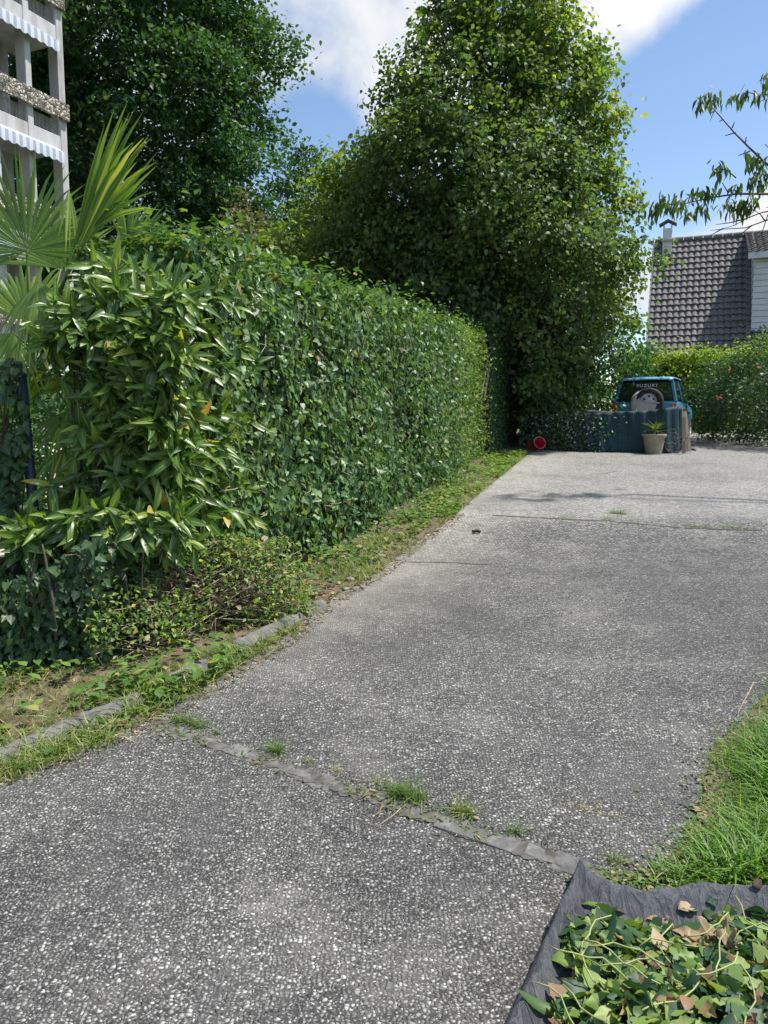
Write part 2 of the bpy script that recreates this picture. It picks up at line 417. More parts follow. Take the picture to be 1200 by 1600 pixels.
def driveway_mat():
    m, t, o = new_mat('exposed_aggregate')
    tcn = t.n.new('ShaderNodeTexCoord'); obj = tcn.outputs['Object']
    sep = t.n.new('ShaderNodeSeparateXYZ'); t.l.new(obj, sep.inputs[0])
    X, Y = sep.outputs[0], sep.outputs[1]
    wob = t.add('ShaderNodeTexNoise', Vector=obj, Scale=25.0, Detail=2.0)
    vadd = t.n.new('ShaderNodeVectorMath'); vadd.operation = 'MULTIPLY_ADD'
    t.l.new(wob.outputs['Color'], vadd.inputs[0]); vadd.inputs[1].default_value = (.02, .02, 0); t.l.new(obj, vadd.inputs[2])
    mp = t.n.new('ShaderNodeMapping'); t.l.new(vadd.outputs[0], mp.inputs[0]); mp.inputs['Scale'].default_value = (1.0, 1.15, 0)
    vor = t.add('ShaderNodeTexVoronoi', Vector=mp.outputs[0], Scale=70.0, Randomness=1.0); vor.voronoi_dimensions = '2D'
    edg = t.add('ShaderNodeTexVoronoi', Vector=mp.outputs[0], Scale=70.0, Randomness=1.0); edg.voronoi_dimensions = '2D'; edg.feature = 'DISTANCE_TO_EDGE'
    sc = t.n.new('ShaderNodeSeparateColor'); t.l.new(vor.outputs['Color'], sc.inputs[0])
    rnd1, rnd2 = sc.outputs[0], sc.outputs[1]
    big = t.add('ShaderNodeTexNoise', Vector=obj, Scale=.55, Detail=5.0, Roughness=.6)
    mid = t.add('ShaderNodeTexNoise', Vector=obj, Scale=3.2, Detail=6.0, Roughness=.62)
    # pebble colour by stone
    key = t.math('ADD', rnd1, t.math('MULTIPLY', t.math('SUBTRACT', mid.outputs[0], .5), .45))
    col = t.ramp(key, [(0, (.055, .053, .052)), (.2, (.11, .107, .102)), (.42, (.19, .185, .172)), (.66, (.265, .257, .238)), (.86, (.39, .38, .355)), (1, (.56, .55, .52))])
    fine = t.add('ShaderNodeTexNoise', Vector=obj, Scale=160.0, Detail=3.0)
    gapk = t.math('ADD', t.math('MULTIPLY', mid.outputs[0], .7), t.math('MULTIPLY', fine.outputs[0], .3))
    gap = t.ramp(gapk, [(.36, (.018, .017, .017)), (.52, (.038, .037, .035)), (.66, (.11, .105, .097))])
    r_ = t.math('MULTIPLY_ADD', rnd2, .30, .22)
    q_ = t.math('DIVIDE', vor.outputs['Distance'], r_)
    vs_ = t.add('ShaderNodeTexVoronoi', Vector=mp.outputs[0], Scale=150.0, Randomness=1.0); vs_.voronoi_dimensions = '2D'
    ss = t.n.new('ShaderNodeSeparateColor'); t.l.new(vs_.outputs['Color'], ss.inputs[0])
    chip = t.ramp(ss.outputs[0], [(0, (.035, .034, .032)), (.4, (.075, .073, .068)), (.72, (.15, .145, .133)), (1, (.32, .31, .29))])
    gap = t.mix(t.math('MULTIPLY', t.smooth(vs_.outputs['Distance'], .50, .30), .85), gap, chip)
    mask = t.math('MULTIPLY', t.smooth(q_, 1.12, .86), t.smooth(edg.outputs['Distance'], .01, .05))
    c = t.mix(mask, gap, col)
    # pale dusty strip by the left border; darker areas by noise and towards the right
    edge_d = t.math('SUBTRACT', X, t.math('MULTIPLY_ADD', Y, .345, -2.22))
    dust = t.math('SUBTRACT', 1.0, t.smooth(edge_d, .05, 1.15))
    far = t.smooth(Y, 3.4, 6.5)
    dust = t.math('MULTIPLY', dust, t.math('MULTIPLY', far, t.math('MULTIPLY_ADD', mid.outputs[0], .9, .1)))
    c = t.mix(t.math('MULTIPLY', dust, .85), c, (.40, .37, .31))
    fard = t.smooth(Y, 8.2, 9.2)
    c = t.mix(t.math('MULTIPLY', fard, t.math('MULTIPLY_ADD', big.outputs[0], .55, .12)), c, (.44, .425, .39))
    stain = t.add('ShaderNodeTexNoise', Vector=obj, Scale=1.1, Detail=9.0, Roughness=.72, Distortion=.6)
    c = t.mix(t.math('MULTIPLY', t.smooth(stain.outputs[0], .50, .66), .38), c, (.10, .098, .095))
    c = t.mix(t.math('MULTIPLY', t.smooth(stain.outputs[0], .46, .34), .20), c, (.36, .345, .31))
    coarse = t.add('ShaderNodeTexVoronoi', Vector=obj, Scale=30.0, Randomness=1.0); coarse.voronoi_dimensions = '2D'
    sc2 = t.n.new('ShaderNodeSeparateColor'); t.l.new(coarse.outputs['Color'], sc2.inputs[0])
    spk = t.math('MULTIPLY', t.smooth(Y, 5.0, 9.0), t.smooth(coarse.outputs['Distance'], .42, .25))
    c = t.mix(t.math('MULTIPLY', spk, t.smooth(sc2.outputs[0], .62, .72)), c, (.46, .45, .42))
    c = t.mix(t.math('MULTIPLY', spk, t.math('MULTIPLY', t.smooth(sc2.outputs[0], .38, .28), .7)), c, (.06, .058, .056))
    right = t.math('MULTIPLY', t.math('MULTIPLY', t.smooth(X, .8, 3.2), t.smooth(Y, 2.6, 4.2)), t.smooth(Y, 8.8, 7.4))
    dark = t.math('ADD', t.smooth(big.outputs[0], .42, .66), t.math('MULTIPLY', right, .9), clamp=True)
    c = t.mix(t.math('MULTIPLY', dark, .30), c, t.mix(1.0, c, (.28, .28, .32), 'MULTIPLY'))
    grime = t.smooth(mid.outputs[0], .55, .75)
    c = t.mix(t.math('MULTIPLY', grime, .16), c, (.16, .15, .13))
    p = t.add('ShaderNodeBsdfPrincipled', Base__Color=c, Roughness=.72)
    p.inputs['Specular IOR Level'].default_value = .3
    h = t.math('MULTIPLY', t.smooth(q_, 1.25, .15), t.math('MULTIPLY_ADD', rnd2, .5, .5))
    b = t.add('ShaderNodeBump', Strength=1.0, Distance=.007, Height=h)
    t.l.new(b.outputs[0], p.inputs['Normal'])
    t.l.new(p.outputs[0], o.inputs[0])
    return m
M['drive'] = driveway_mat()

def setts_mat():
    m, t, o = new_mat('granite_setts')
    tcn = t.n.new('ShaderNodeTexCoord'); obj = tcn.outputs['Object']
    n = t.add('ShaderNodeTexNoise', Vector=obj, Scale=11.0, Detail=10.0, Roughness=.72)
    c = t.ramp(n.outputs[0], [(.28, (.045, .044, .042)), (.42, (.085, .084, .08)), (.56, (.14, .138, .13)), (.66, (.21, .21, .205)), (.76, (.40, .40, .40))])
    p = t.add('ShaderNodeBsdfPrincipled', Base__Color=c, Roughness=.8)
    n2 = t.add('ShaderNodeTexNoise', Vector=obj, Scale=70.0, Detail=6.0)
    b = t.add('ShaderNodeBump', Strength=.6, Distance=.008, Height=n2.outputs[0]); t.l.new(b.outputs[0], p.inputs['Normal'])
    t.l.new(p.outputs[0], o.inputs[0])
    return m
M['sett'] = setts_mat()

def ground_mat():
    m, t, o = new_mat('ground_grass_earth')
    tcn = t.n.new('ShaderNodeTexCoord'); obj = tcn.outputs['Object']
    n = t.add('ShaderNodeTexNoise', Vector=obj, Scale=.8, Detail=8.0, Roughness=.65)
    n2 = t.add('ShaderNodeTexNoise', Vector=obj, Scale=24.0, Detail=6.0)
    a = t.ramp(n.outputs[0], [(.3, (.07, .055, .034)), (.5, (.09, .11, .035)), (.7, (.17, .16, .08))])
    c = t.mix(t.math('MULTIPLY', n2.outputs[0], .5), a, (.05, .07, .02))
    p = t.add('ShaderNodeBsdfPrincipled', Base__Color=c, Roughness=.95)
    b = t.add('ShaderNodeBump', Strength=.8, Distance=.03, Height=n2.outputs[0]); t.l.new(b.outputs[0], p.inputs['Normal'])
    t.l.new(p.outputs[0], o.inputs[0])
    return m
M['ground'] = ground_mat()

# ------------------------------------------------------------------ the setting
def struct(o): o['kind'] = 'structure'; return o
def sheet(name, pts, lift, mat):
    """flat outline on the sloping ground, lift above it"""
    me = bpy.data.meshes.new(name)
    me.from_pydata([(x, y, SLOPE * y + lift) for x, y in pts], [], [tuple(range(len(pts)))])
    bm = bmesh.new(); bm.from_mesh(me)
    bmesh.ops.recalc_face_normals(bm, faces=bm.faces)
    for f in bm.faces:
        if f.normal.z < 0: f.normal_flip()
    bmesh.ops.triangulate(bm, faces=bm.faces)
    bm.to_mesh(me); bm.free()
    return struct(link(name, me, mat))
ys = [-300, -4, YFLAT, 60, 900]; xs = [-600, -60, 0, 60, 600]
me = bpy.data.meshes.new('ground')
vs = [(x, y, gz(y)) for y in ys for x in xs]
fs = [(j * 5 + i, j * 5 + i + 1, (j + 1) * 5 + i + 1, (j + 1) * 5 + i) for j in range(4) for i in range(4)]
me.from_pydata(vs, [], fs); struct(link('ground', me, M['ground']))

def g2(u, v):
    p = gnd(u, v); return (p.x, p.y)
left_edge = [(-3.6, .2), (-2.35, 1.9)] + [g2(*q) for q in ((0, 1216), (60, 1198), (130, 1168), (200, 1140), (262, 1112), (300, 1085), (370, 1045), (440, 1000), (520, 935), (590, 895), (640, 855), (700, 815), (760, 763), (820, 715), (835, 702))]
right_edge = [g2(*q) for q in ((1200, 1082), (1150, 1135), (1112, 1172), (1096, 1220), (1092, 1262), (1062, 1325), (1012, 1372), (985, 1392))] + [(1.0, 2.0), (1.5, 1.6), (2.2, 1.0), (2.6, .2)]
drive_pts = left_edge + [(3.6, 21.9), (13.5, 21.9), (13.5, 10), (5.2, 6.4), (3.2, 4.9)] + right_edge
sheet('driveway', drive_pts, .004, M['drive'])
# planting bed on the left, under hedge and shrubs
bed = [(-3.6, .2)] + left_edge[1:] + [(3.4, 20.5), (2.2, 20.5), (-2.6, 5.4), (-5.5, 3.0), (-5.5, .2)]
sheet('soil_bed', [(x - (.03 if i and i < 16 else 0), y) for i, (x, y) in enumerate(bed)], .002, M['soil'])
pale_path = noise_mat('pale_gravel', [(.3, (.34, .31, .25)), (.7, (.50, .46, .38))], 10, 8, .95, .5, 60)
sheet('path', [(-9, 5.0), (-3.6, 6.5), (-1.6, 12), (-3, 18), (-9, 19)], .003, pale_path)

# strip of granite setts across the drive
sA, sB = gnd(238, 1131), gnd(1012, 1396)
ax = (sB - sA); L = ax.length; axn = ax.normalized(); side = Vector((0, 0, 1)).cross(axn).normalized()
mb = MB(); x = 0.0
while x < L:
    w = random.uniform(.09, .22); w = min(w, L - x)
    a, b = x + .010, x + w - .010
    wid0 = .040 + random.uniform(-.018, .012); wid1 = .040 + random.uniform(-.018, .012)
    n = 5
    pts = []
    for (q, s_) in ((a, -wid0), (b, -wid0), (b, wid1), (a, wid1)):
        j = random.uniform(-.016, .014)
        p = sA + axn * (q + j) + side * (s_ + random.uniform(-.006, .006))
        pts.append(Vector((p.x, p.y, gz(p.y))))
    z = random.uniform(.0035, .0095)
    top = [p + Vector((0, 0, z + random.uniform(-.004, .003))) for p in pts]
    mb.hexa([p + Vector((0, 0, -.02)) for p in pts] + top)
    x += w
struct(mb.build('sett_strip', M['sett'], bevel=.006))
# mortar bed that the setts sit in
mo = noise_mat('strip_mortar', [(.3, (.035, .032, .028)), (.55, (.11, .102, .09)), (.75, (.20, .19, .17))], 22, 9, .95, .6, 70)
rag = [(L * k / 160, -.036 + .012 * math.sin(k * .37) + random.uniform(-.012, .012)) for k in range(161)] + [(L * k / 160, .038 + .012 * math.sin(k * .29 + 1) + random.uniform(-.012, .012)) for k in range(160, -1, -1)]
sheet('mortar_strip', [tuple((sA + axn * q + side * w)[:2]) for q, w in rag], .007, mo)
# joint between slabs further up
jm = noise_mat('joint_earth', [(.3, (.03, .028, .022)), (.7, (.08, .075, .055))], 14, 6, .95, .5)
def joint(name, px, wid):
    P = [gnd(*q) for q in px]; lo = []; hi = []
    for i in range(len(P) - 1):
        for k in range(6):
            p = P[i].lerp(P[i + 1], k / 6)
            w = wid * random.uniform(.35, 1.1)
            lo.append((p.x, p.y - w)); hi.append((p.x, p.y + w + random.uniform(0, .01)))
    sheet(name, lo + hi[::-1], .007, jm)
joint('slab_joint', [(770, 806), (880, 812), (950, 815), (1070, 826), (1215, 831)], .022)
joint('slab_crack', [(632, 879), (700, 880), (775, 884)], .008)
joint('slab_crack', [(935, 742), (975, 735)], .010)

# ------------------------------------------------------------------ kerb pieces, stones
def kerb(px, label):
    P = [gnd(*q) for q in px]
    o = empty('kerb_stone', P[0], label, 'kerb stone', 'rounded kerb pieces along the drive')
    mb = MB(); r = .062
    pts = []
    for i in range(len(P) - 1):
        for k in range(8):
            pts.append(P[i].lerp(P[i + 1], k / 8))
    pts.append(P[-1])
    n = 12; vs = []; fs = []
    for i, p in enumerate(pts):
        d = (pts[min(i + 1, len(pts) - 1)] - pts[max(0, i - 1)]).normalized()
        sd = Vector((0, 0, 1)).cross(d).normalized()
        end = .9 if i in (0, len(pts) - 1) else 1
        for j in range(n + 1):
            a = math.pi * (j / n) * 1.16 - math.pi * .08
            rr = r * end * (1 + .05 * math.sin(i * 1.3 + j) + random.uniform(-.02, .02))
            vs.append(p - P[0] + sd * (math.cos(a) * rr * 1.1) + Vector((0, 0, math.sin(a) * rr * 1.12)))
    for i in range(len(pts) - 1):
        for j in range(n):
            a = i * (n + 1) + j; fs.append((a, a + 1, a + n + 2, a + n + 1))
    fs.append(tuple(range(n + 1))); fs.append(tuple((len(pts) - 1) * (n + 1) + j for j in range(n, -1, -1)))
    vs = [p - Vector((0, 0, .026)) for p in vs]
    mb.add(vs, fs); mb.build('kerb_body', M['concrete'], o, True)
    return o
kerb([(-60, 1212), (0, 1186), (60, 1160), (118, 1134)], 'long rounded grey kerb piece at the left edge of the photo')
kerb([(121, 1132), (160, 1118), (215, 1094)], 'rounded kerb piece half hidden by grass beside the long left piece')
kerb([(262, 1068), (290, 1056), (322, 1040)], 'short grey kerb piece showing through grass near the start of the sett strip')
kerb([(366, 1014), (400, 998), (436, 980)], 'kerb piece mostly buried in weeds in front of the low shrub')
kerb([(440, 978), (470, 963), (502, 945)], 'pale lit kerb end piece nearest the loose stones')

def stone(p, r, sq, seed):
    rs = random.Random(seed)
    bm = bmesh.new(); bmesh.ops.create_icosphere(bm, subdivisions=3, radius=1)
    ph = [rs.uniform(0, 6) for _ in range(6)]
    for v in bm.verts:
        c = v.co
        k = 1 + .13 * math.sin(2.1 * c.x + ph[0]) + .12 * math.sin(2.7 * c.y + ph[1]) + .1 * math.sin(3.1 * c.z + ph[2]) + .05 * math.sin(5 * c.x + 4 * c.y + ph[3])
        v.co = Vector((c.x * sq[0], c.y * sq[1], c.z * sq[2])) * k * r
    me = bpy.data.meshes.new('stone'); bm.to_mesh(me); bm.free()
    o = link('stone', me, M['stone'], None, True)
    o.location = (p.x, p.y, p.z + r * sq[2] * .22); o.rotation_euler = (0, 0, rs.uniform(0, 6))
    return o
stone_px = [(455, 950, .04), (478, 935, .03), (495, 925, .028), (470, 920, .03), (520, 905, .05), (548, 912, .05), (560, 895, .04), (575, 905, .06), (540, 925, .035),
            (600, 868, .07), (615, 872, .06), (608, 855, .05), (628, 860, .07), (622, 845, .06), (640, 845, .05), (600, 880, .05), (585, 880, .045), (630, 835, .05), (612, 835, .05), (645, 832, .04),
            (570, 920, .035), (515, 930, .03), (655, 822, .045), (665, 812, .04), (560, 870, .04), (585, 862, .04), (680, 806, .04), (505, 945, .03), (590, 898, .045), (537, 893, .04)]
for i, (u, v, r) in enumerate(stone_px):
    o = stone(gnd(u + random.uniform(-9, 9), v + random.uniform(-4, 4)), r * random.uniform(.5, .95), (1, random.uniform(.5, .95), random.uniform(.4, .7)), i)
    tag(o, 'rounded grey river stone in the weedy verge between hedge and drive', 'stone', 'loose stones in the verge')
slate = noise_mat('slate', [(.3, (.05, .06, .075)), (.7, (.14, .16, .18))], 12, 5, .7, .4)
o = stone(gnd(518, 900), .055, (1, .5, .4), 77); o.data.materials.clear(); o.data.materials.append(slate)
o.rotation_euler = (.2, .5, 2.2)
tag(o, 'dark slate shard standing on edge among the pale verge stones', 'stone')

# ------------------------------------------------------------------ grasses, weeds
def blades(name, pos, h, mat, parent=None, lean=.55, var=None, wid=1.0):
    N = len(pos)
    a = rng.random(N) * 2 * np.pi
    ln = np.abs(rng.normal(0, lean, N))
    d = np.stack([np.cos(a) * ln, np.sin(a) * ln, np.ones(N)], 1)
    n = np.stack([-np.cos(a), -np.sin(a), .4 + 0 * a], 1) + rng.normal(0, .25, (N, 3))
    T = (T_BLADE[0] * np.array([wid, 1, 1]), T_BLADE[1], T_BLADE[2])
    return scatter(name, T, pos, d, n, h, mat, parent, var)
def poly_samples(pts, N):
    pts = np.array(pts); lo = pts.min(0); hi = pts.max(0); out = np.zeros((0, 2))
    while len(out) < N:
        q = lo + rng.random((N * 2, 2)) * (hi - lo)
        ins = np.zeros(len(q), bool); j = len(pts) - 1
        for i in range(len(pts)):
            xi, yi = pts[i]; xj, yj = pts[j]
            c = ((yi > q[:, 1]) != (yj > q[:, 1])) & (q[:, 0] < (xj - xi) * (q[:, 1] - yi) / (yj - yi + 1e-12) + xi)
            ins ^= c; j = i
        out = np.vstack([out, q[ins]])
    return out[:N]
def on_ground(q, h=0.0):
    return np.stack([q[:, 0], q[:, 1], gza(q[:, 1]) + h], 1)
def wav(x, y, f, s=0.0):
    return (np.sin(x * f + s) + np.sin(y * f * 1.13 + 1.7 * s) + np.sin((x + y) * f * .77 + 2.3 * s) + np.sin((x - y) * f * 1.31 + .7 * s)) / 4

# lawn at the right
lawn_poly = right_edge[:8] + [g2(*q) for q in ((1050, 1400), (1095, 1388), (1150, 1394), (1210, 1398), (1300, 1406), (1450, 1422))] + [(5.5, 1.9), (5.5, 6.2), (3.3, 4.85)]
sheet('lawn_soil', [(x + .012, y) for x, y in lawn_poly], .006, M['soil'])
q = poly_samples(lawn_poly, 135000)
edge_line = np.array(right_edge[:8])
q = q[(q[:, 0] < 4.6) & (q[:, 1] < 5.4)]
dx = np.min(np.linalg.norm(q[:, None, :] - np.array([np.array(a) * (1 - t) + np.array(b) * t for a, b in zip(edge_line[:-1], edge_line[1:]) for t in np.linspace(0, 1, 12)])[None], axis=2), axis=1)
keep = rng.random(len(q)) < np.clip(.25 + dx * 5 + .3 * wav(q[:, 0], q[:, 1], 9), .12, 1)
q = q[keep]; dx = dx[keep]
hh = (.04 + .095 * np.clip(dx * 2.6, 0, 1)) * (.6 + .8 * rng.random(len(q))) * (1 + .35 * wav(q[:, 0], q[:, 1], 7, 1))
v_ = np.clip(rng.random(len(q)) * .93 + .08 * wav(q[:, 0], q[:, 1], 4, 3) + .1 * wav(q[:, 0], q[:, 1], 11) + (dx < .08) * .2 * rng.random(len(q)), 0, 1)
tag(blades('grass', on_ground(q), hh, M['grass'], lean=.95, var=v_, wid=1.15), 'lush green grass at the right edge of the drive', 'grass', kind='stuff')

# weeds, moss and dead leaves creeping over the lawn edge
ed = np.array([np.array(a) * (1 - t) + np.array(b) * t for a, b in zip(edge_line[:-1], edge_line[1:]) for t in np.linspace(0, 1, 12)])
q = ed[rng.integers(0, len(ed), 800)] + rng.normal(0, .045, (800, 2)) + np.array([.05, 0])
cl_ = np.array([g2(1010, 1385)]) + rng.normal(0, 1, (420, 2)) * np.array([.10, .035])
q = np.vstack([q, cl_]); N = len(q); a = rng.random(N) * 6.28
tag(scatter('edge_weeds', T_OVATE, on_ground(q, .008) + np.stack([0 * a, 0 * a, .02 * rng.random(N)], 1), np.stack([np.cos(a), np.sin(a), .25 * rng.random(N)], 1), np.stack([rng.normal(0, .3, N), rng.normal(0, .3, N), np.ones(N)], 1), .008 + .014 * rng.random(N), M['edgeweed']), 'small weeds and dry scraps creeping over the right drive edge', 'weeds', kind='stuff')
# grass and weeds on the left verge
lv = np.array(left_edge[1:])
def along_left(N, off_lo, off_hi, y_lo, y_hi):
    t = rng.random(N)
    yy = y_lo + (y_hi - y_lo) * t
    xx = np.interp(yy, lv[:, 1], lv[:, 0])
    return np.stack([xx - (off_lo + (off_hi - off_lo) * rng.random(N)), yy], 1)
q1 = along_left(9000, -.01, .34, 2.2, 4.6)
q1 = q1[rng.random(len(q1)) < np.clip(.45 + .6 * wav(q1[:, 0], q1[:, 1], 6), .08, 1)]
def clump(u, v, n, r):
    p = gnd(u, v); return np.array([p.x, p.y]) + rng.normal(0, 1, (n, 2)) * r
q1 = np.vstack([q1] + [clump(u, v, n, r) for u, v, n, r in ((225, 1085, 420, .07), (245, 1075, 320, .06), (205, 1110, 160, .05), (340, 1035, 220, .06), (350, 1022, 220, .06), (150, 1160, 130, .04), (60, 1195, 120, .04), (100, 1180, 120, .04), (20, 1212, 140, .04), (400, 1020, 120, .06), (455, 990, 90, .05), (560, 905, 120, .07), (470, 935, 120, .06), (640, 862, 150, .08))])
q2 = along_left(9000, -.02, .55, 4.6, 8.5)
q2 = q2[rng.random(len(q2)) < np.clip(.28 + .7 * wav(q2[:, 0], q2[:, 1], 5, 2), .04, 1)]
q3 = along_left(9000, -.03, .6, 8.5, 17.0)
q3 = q3[rng.random(len(q3)) < np.clip(.5 + .6 * wav(q3[:, 0], q3[:, 1], 3, 2), .1, 1)]
q4 = along_left(7000, .15, 1.3, 2.3, 4.3)
q = np.vstack([q1, q2, q3, q4])
kl = []
for pp_ in (((0, 1186), (60, 1160), (118, 1134)), ((121, 1132), (160, 1118), (200, 1100)), ((262, 1068), (322, 1040)), ((366, 1014), (436, 980)), ((440, 978), (502, 945))):
    for a_, b_ in zip(pp_[:-1], pp_[1:]):
        A_, B_ = gnd(*a_), gnd(*b_)
        kl += [(A_.x + (B_.x - A_.x) * t, A_.y + (B_.y - A_.y) * t) for t in np.linspace(0, 1, 14)]
kl = np.array(kl)
def clear_kerb(q, r, p):
    dk = np.min(np.linalg.norm(q[:, None, :] - kl[None], axis=2), axis=1)
    return (dk > r) | (rng.random(len(q)) < p)
n4 = clear_kerb(q4, .085, .08).sum()
q4 = q4[clear_kerb(q4, .085, .08)]; q123 = np.vstack([q1, q2, q3]); q123 = q123[clear_kerb(q123, .06, .35)]
q = np.vstack([q123, q4])
hh = (.04 + .07 * rng.random(len(q))) * (1 + .4 * wav(q[:, 0], q[:, 1], 4, 3)); hh[-len(q4):] *= .7
tag(blades('verge_grass', on_ground(q), hh, M['weed'], lean=1.0), 'thin yellowing grass along the kerb below the hedge', 'grass', kind='stuff')
# broad weeds
q = np.vstack([along_left(1500, .0, .5, 2.4, 5.2), along_left(1800, .2, 1.3, 2.3, 4.2), along_left(1900, .1, .75, 5.6, 8.6), along_left(6500, 0, .7, 8.6, 16)])
q = q[rng.random(len(q)) < np.clip(.38 + .9 * wav(q[:, 0], q[:, 1], 4.2, 5), .05, 1)]
q = q[clear_kerb(q, .10, .12)]
N = len(q); a = rng.random(N) * 6.28
d = np.stack([np.cos(a), np.sin(a), .2 + .5 * rng.random(N)], 1); n = np.stack([-.3 * np.cos(a), -.3 * np.sin(a), np.ones(N)], 1)
tag(scatter('weeds', T_OVATE, on_ground(q, .01) + np.stack([0 * a, 0 * a, .10 * rng.random(N) ** 2], 1), d, n, .035 + .045 * rng.random(N), M['weedleaf']), 'leafy green weeds in the verge beside the drive', 'weeds', kind='stuff')
# dead leaves on bed and verge
q = np.vstack([along_left(520, -.05, 1.2, 2.3, 5.4), along_left(380, -.04, .6, 5.4, 9)])
N = len(q); a = rng.random(N) * 6.28
d = np.stack([np.cos(a), np.sin(a), rng.normal(0, .25, N)], 1); n = np.stack([rng.normal(0, .35, N), rng.normal(0, .35, N), np.ones(N)], 1)
tag(scatter('leaf_litter', T_OVATE, on_ground(q, .012), d, n, .022 + .04 * rng.random(N), M['litter']), 'dead brown leaves lying along the hedge foot', 'leaf litter', kind='stuff')
# crumbs and grit at drive edges
q = np.vstack([along_left(1800, -.12, .02, 2.3, 9)])
N = len(q); a = rng.random(N) * 6.28
tag(scatter('plant_debris', T_LONG, on_ground(q, .008), np.stack([np.cos(a), np.sin(a), rng.normal(0, .1, N)], 1), np.stack([rng.normal(0, .3, N), rng.normal(0, .3, N), np.ones(N)], 1), .012 + .03 * rng.random(N), M['litter']), 'fine brown plant debris along the left edge of the drive', 'debris', kind='stuff')

# grass tufts
def tuft(u, v, n, r, h, lab, dry=0.0, sx=2.0):
    p = gnd(u, v)
    qa = rng.uniform(-1, 1, (n, 1)) * np.array([[r * 1.2, 0]]) + rng.normal(0, 1, (n, 2)) * np.array([r * .35, r * .28])
    ax2 = np.array([axn.x, axn.y]); perp = np.array([-axn.y, axn.x])
    pos = qa[:, :1] * ax2 + qa[:, 1:] * perp
    pos3 = np.stack([pos[:, 0], pos[:, 1], pos[:, 1] * SLOPE + .005], 1)
    var = np.clip(rng.random(n) * .75 + dry, 0, 1)
    o = blades('grass_tuft', pos3, h * (.5 + .7 * rng.random(n)), M['tuft'], lean=1.35, var=np.clip(var + .1, 0, 1), wid=.8)
    o.location = p
    return tag(o, lab, 'grass tuft', 'grass tufts growing in the drive joints')
tuft(302, 1134, 200, .055, .055, 'wide low green tuft at the left end of the sett strip')
tuft(280, 1128, 60, .02, .05, 'small tuft touching the wide tuft at the left end of the setts')
tuft(340, 1148, 36, .012, .04, 'tiny tuft just right of the wide low tuft')
tuft(432, 1176, 130, .018, .065, 'round spiky tuft standing alone on the left half of the sett strip')
tuft(484, 1192, 40, .012, .04, 'thin yellowish tuft on the setts, next right of the round spiky one', .2)
tuft(528, 1206, 36, .015, .04, 'pale dry tuft in the middle of the sett strip', .45)
tuft(586, 1224, 40, .015, .045, 'straw coloured tuft just left of the largest green tuft', .4)
tuft(635, 1246, 320, .05, .075, 'largest bright green tuft in the middle of the sett strip')
tuft(725, 1272, 150, .028, .07, 'tuft half green and half brown, right of the largest one', .18)
tuft(803, 1302, 60, .018, .055, 'small dark tuft near the right end of the sett strip')
tuft(965, 1350, 60, .02, .05, 'small tuft just beyond the tip of the black tarp', .1)
tuft(882, 812, 150, .10, .05, 'flat green tuft on the far slab joint, leftmost there')
tuft(965, 803, 130, .07, .09, 'bright tuft growing up beside the far slab joint')
tuft(948, 813, 90, .05, .06, 'brownish tuft on the far joint below the bright tuft', .2)
tuft(1090, 824, 170, .11, .06, 'long green tuft on the far joint near the right edge')
tuft(1150, 826, 170, .12, .06, 'rightmost green tuft on the far slab joint')
# low dry growth at the drive crack on the right
tuft(930, 1270, 110, .09, .03, 'low brown strip of dry moss on the drive at right', .5)

# dry crumbs and moss in the seam
N = 900; qq = rng.random(N) * L; ww = rng.normal(0, .045, N)
pos = np.array([list(sA + axn * a + side * b) for a, b in zip(qq, ww)]); pos[:, 2] = gza(pos[:, 1]) + .012
keep = rng.random(N) < np.clip(.4 + .8 * np.sin(qq * 9) * np.sin(qq * 3.7 + 1), .05, 1); pos = pos[keep]; N = len(pos); a = rng.random(N) * 6.28
tag(scatter('seam_debris', T_LONG, pos, np.stack([np.cos(a), np.sin(a), .3 * rng.random(N)], 1), np.stack([rng.normal(0, .4, N), rng.normal(0, .4, N), np.ones(N)], 1), .010 + .022 * rng.random(N), M['edgeweed']), 'moss and dry crumbs in the stone seam across the drive', 'debris', kind='stuff')
# leaves and sticks lying on the drive
def loose_leaf(u, v, T, size, mat, lab, rz, name='fallen_leaf', cat='leaf', var=.7, tilt=.25, group='leaves lying on the drive'):
    p = gnd(u, v)
    o = scatter(name, T, [(0, 0, 0)], [(math.cos(rz), math.sin(rz), tilt * .3)], [(tilt, -tilt, 1)], size, mat, None, np.array([var]))
    o.location = (p.x, p.y, p.z + .012)
    sm = o.modifiers.new('solid', 'SOLIDIFY'); sm.thickness = .0012
    return tag(o, lab, cat, group)
loose_leaf(117, 1172, T_OVATE, .06, M['litter'], 'pale cream dead leaf on the drive below the left kerb', .6, var=.98)
loose_leaf(1098, 1272, T_OVATE, .055, M['litter'], 'tan dead leaf at the edge of the right grass, upper one', 2.6, var=.9)
loose_leaf(1088, 1282, T_OVATE, .05, M['litter'], 'tan dead leaf at the edge of the right grass, lower one', .2, var=.85)
loose_leaf(1026, 1364, T_OVATE, .055, M['litter'], 'upright tan dead leaf above the black tarp', 1.5, var=.85, tilt=.6)
loose_leaf(1085, 1377, T_OVATE, .05, M['litter'], 'tan dead leaf lying in the grass just above the tarp', .1, var=.88)
loose_leaf(1190, 1105, T_OVATE, .05, M['litter'], 'reddish dead leaf where the drive meets the grass at far right', .1, var=.6)
loose_leaf(270, 1095, T_OVATE, .06, M['litter'], 'orange brown dead leaf at the kerb above the sett strip', .5, var=.35)
loose_leaf(215, 1112, T_OVATE, .085, M['weedleaf'], 'broad green leaf lying on the grass beside the left kerb', .4, var=.75)
loose_leaf(748, 1284, T_OVATE, .03, M['litter'], 'tiny tan leaf on the setts under the half brown tuft', 2.4, var=.9)
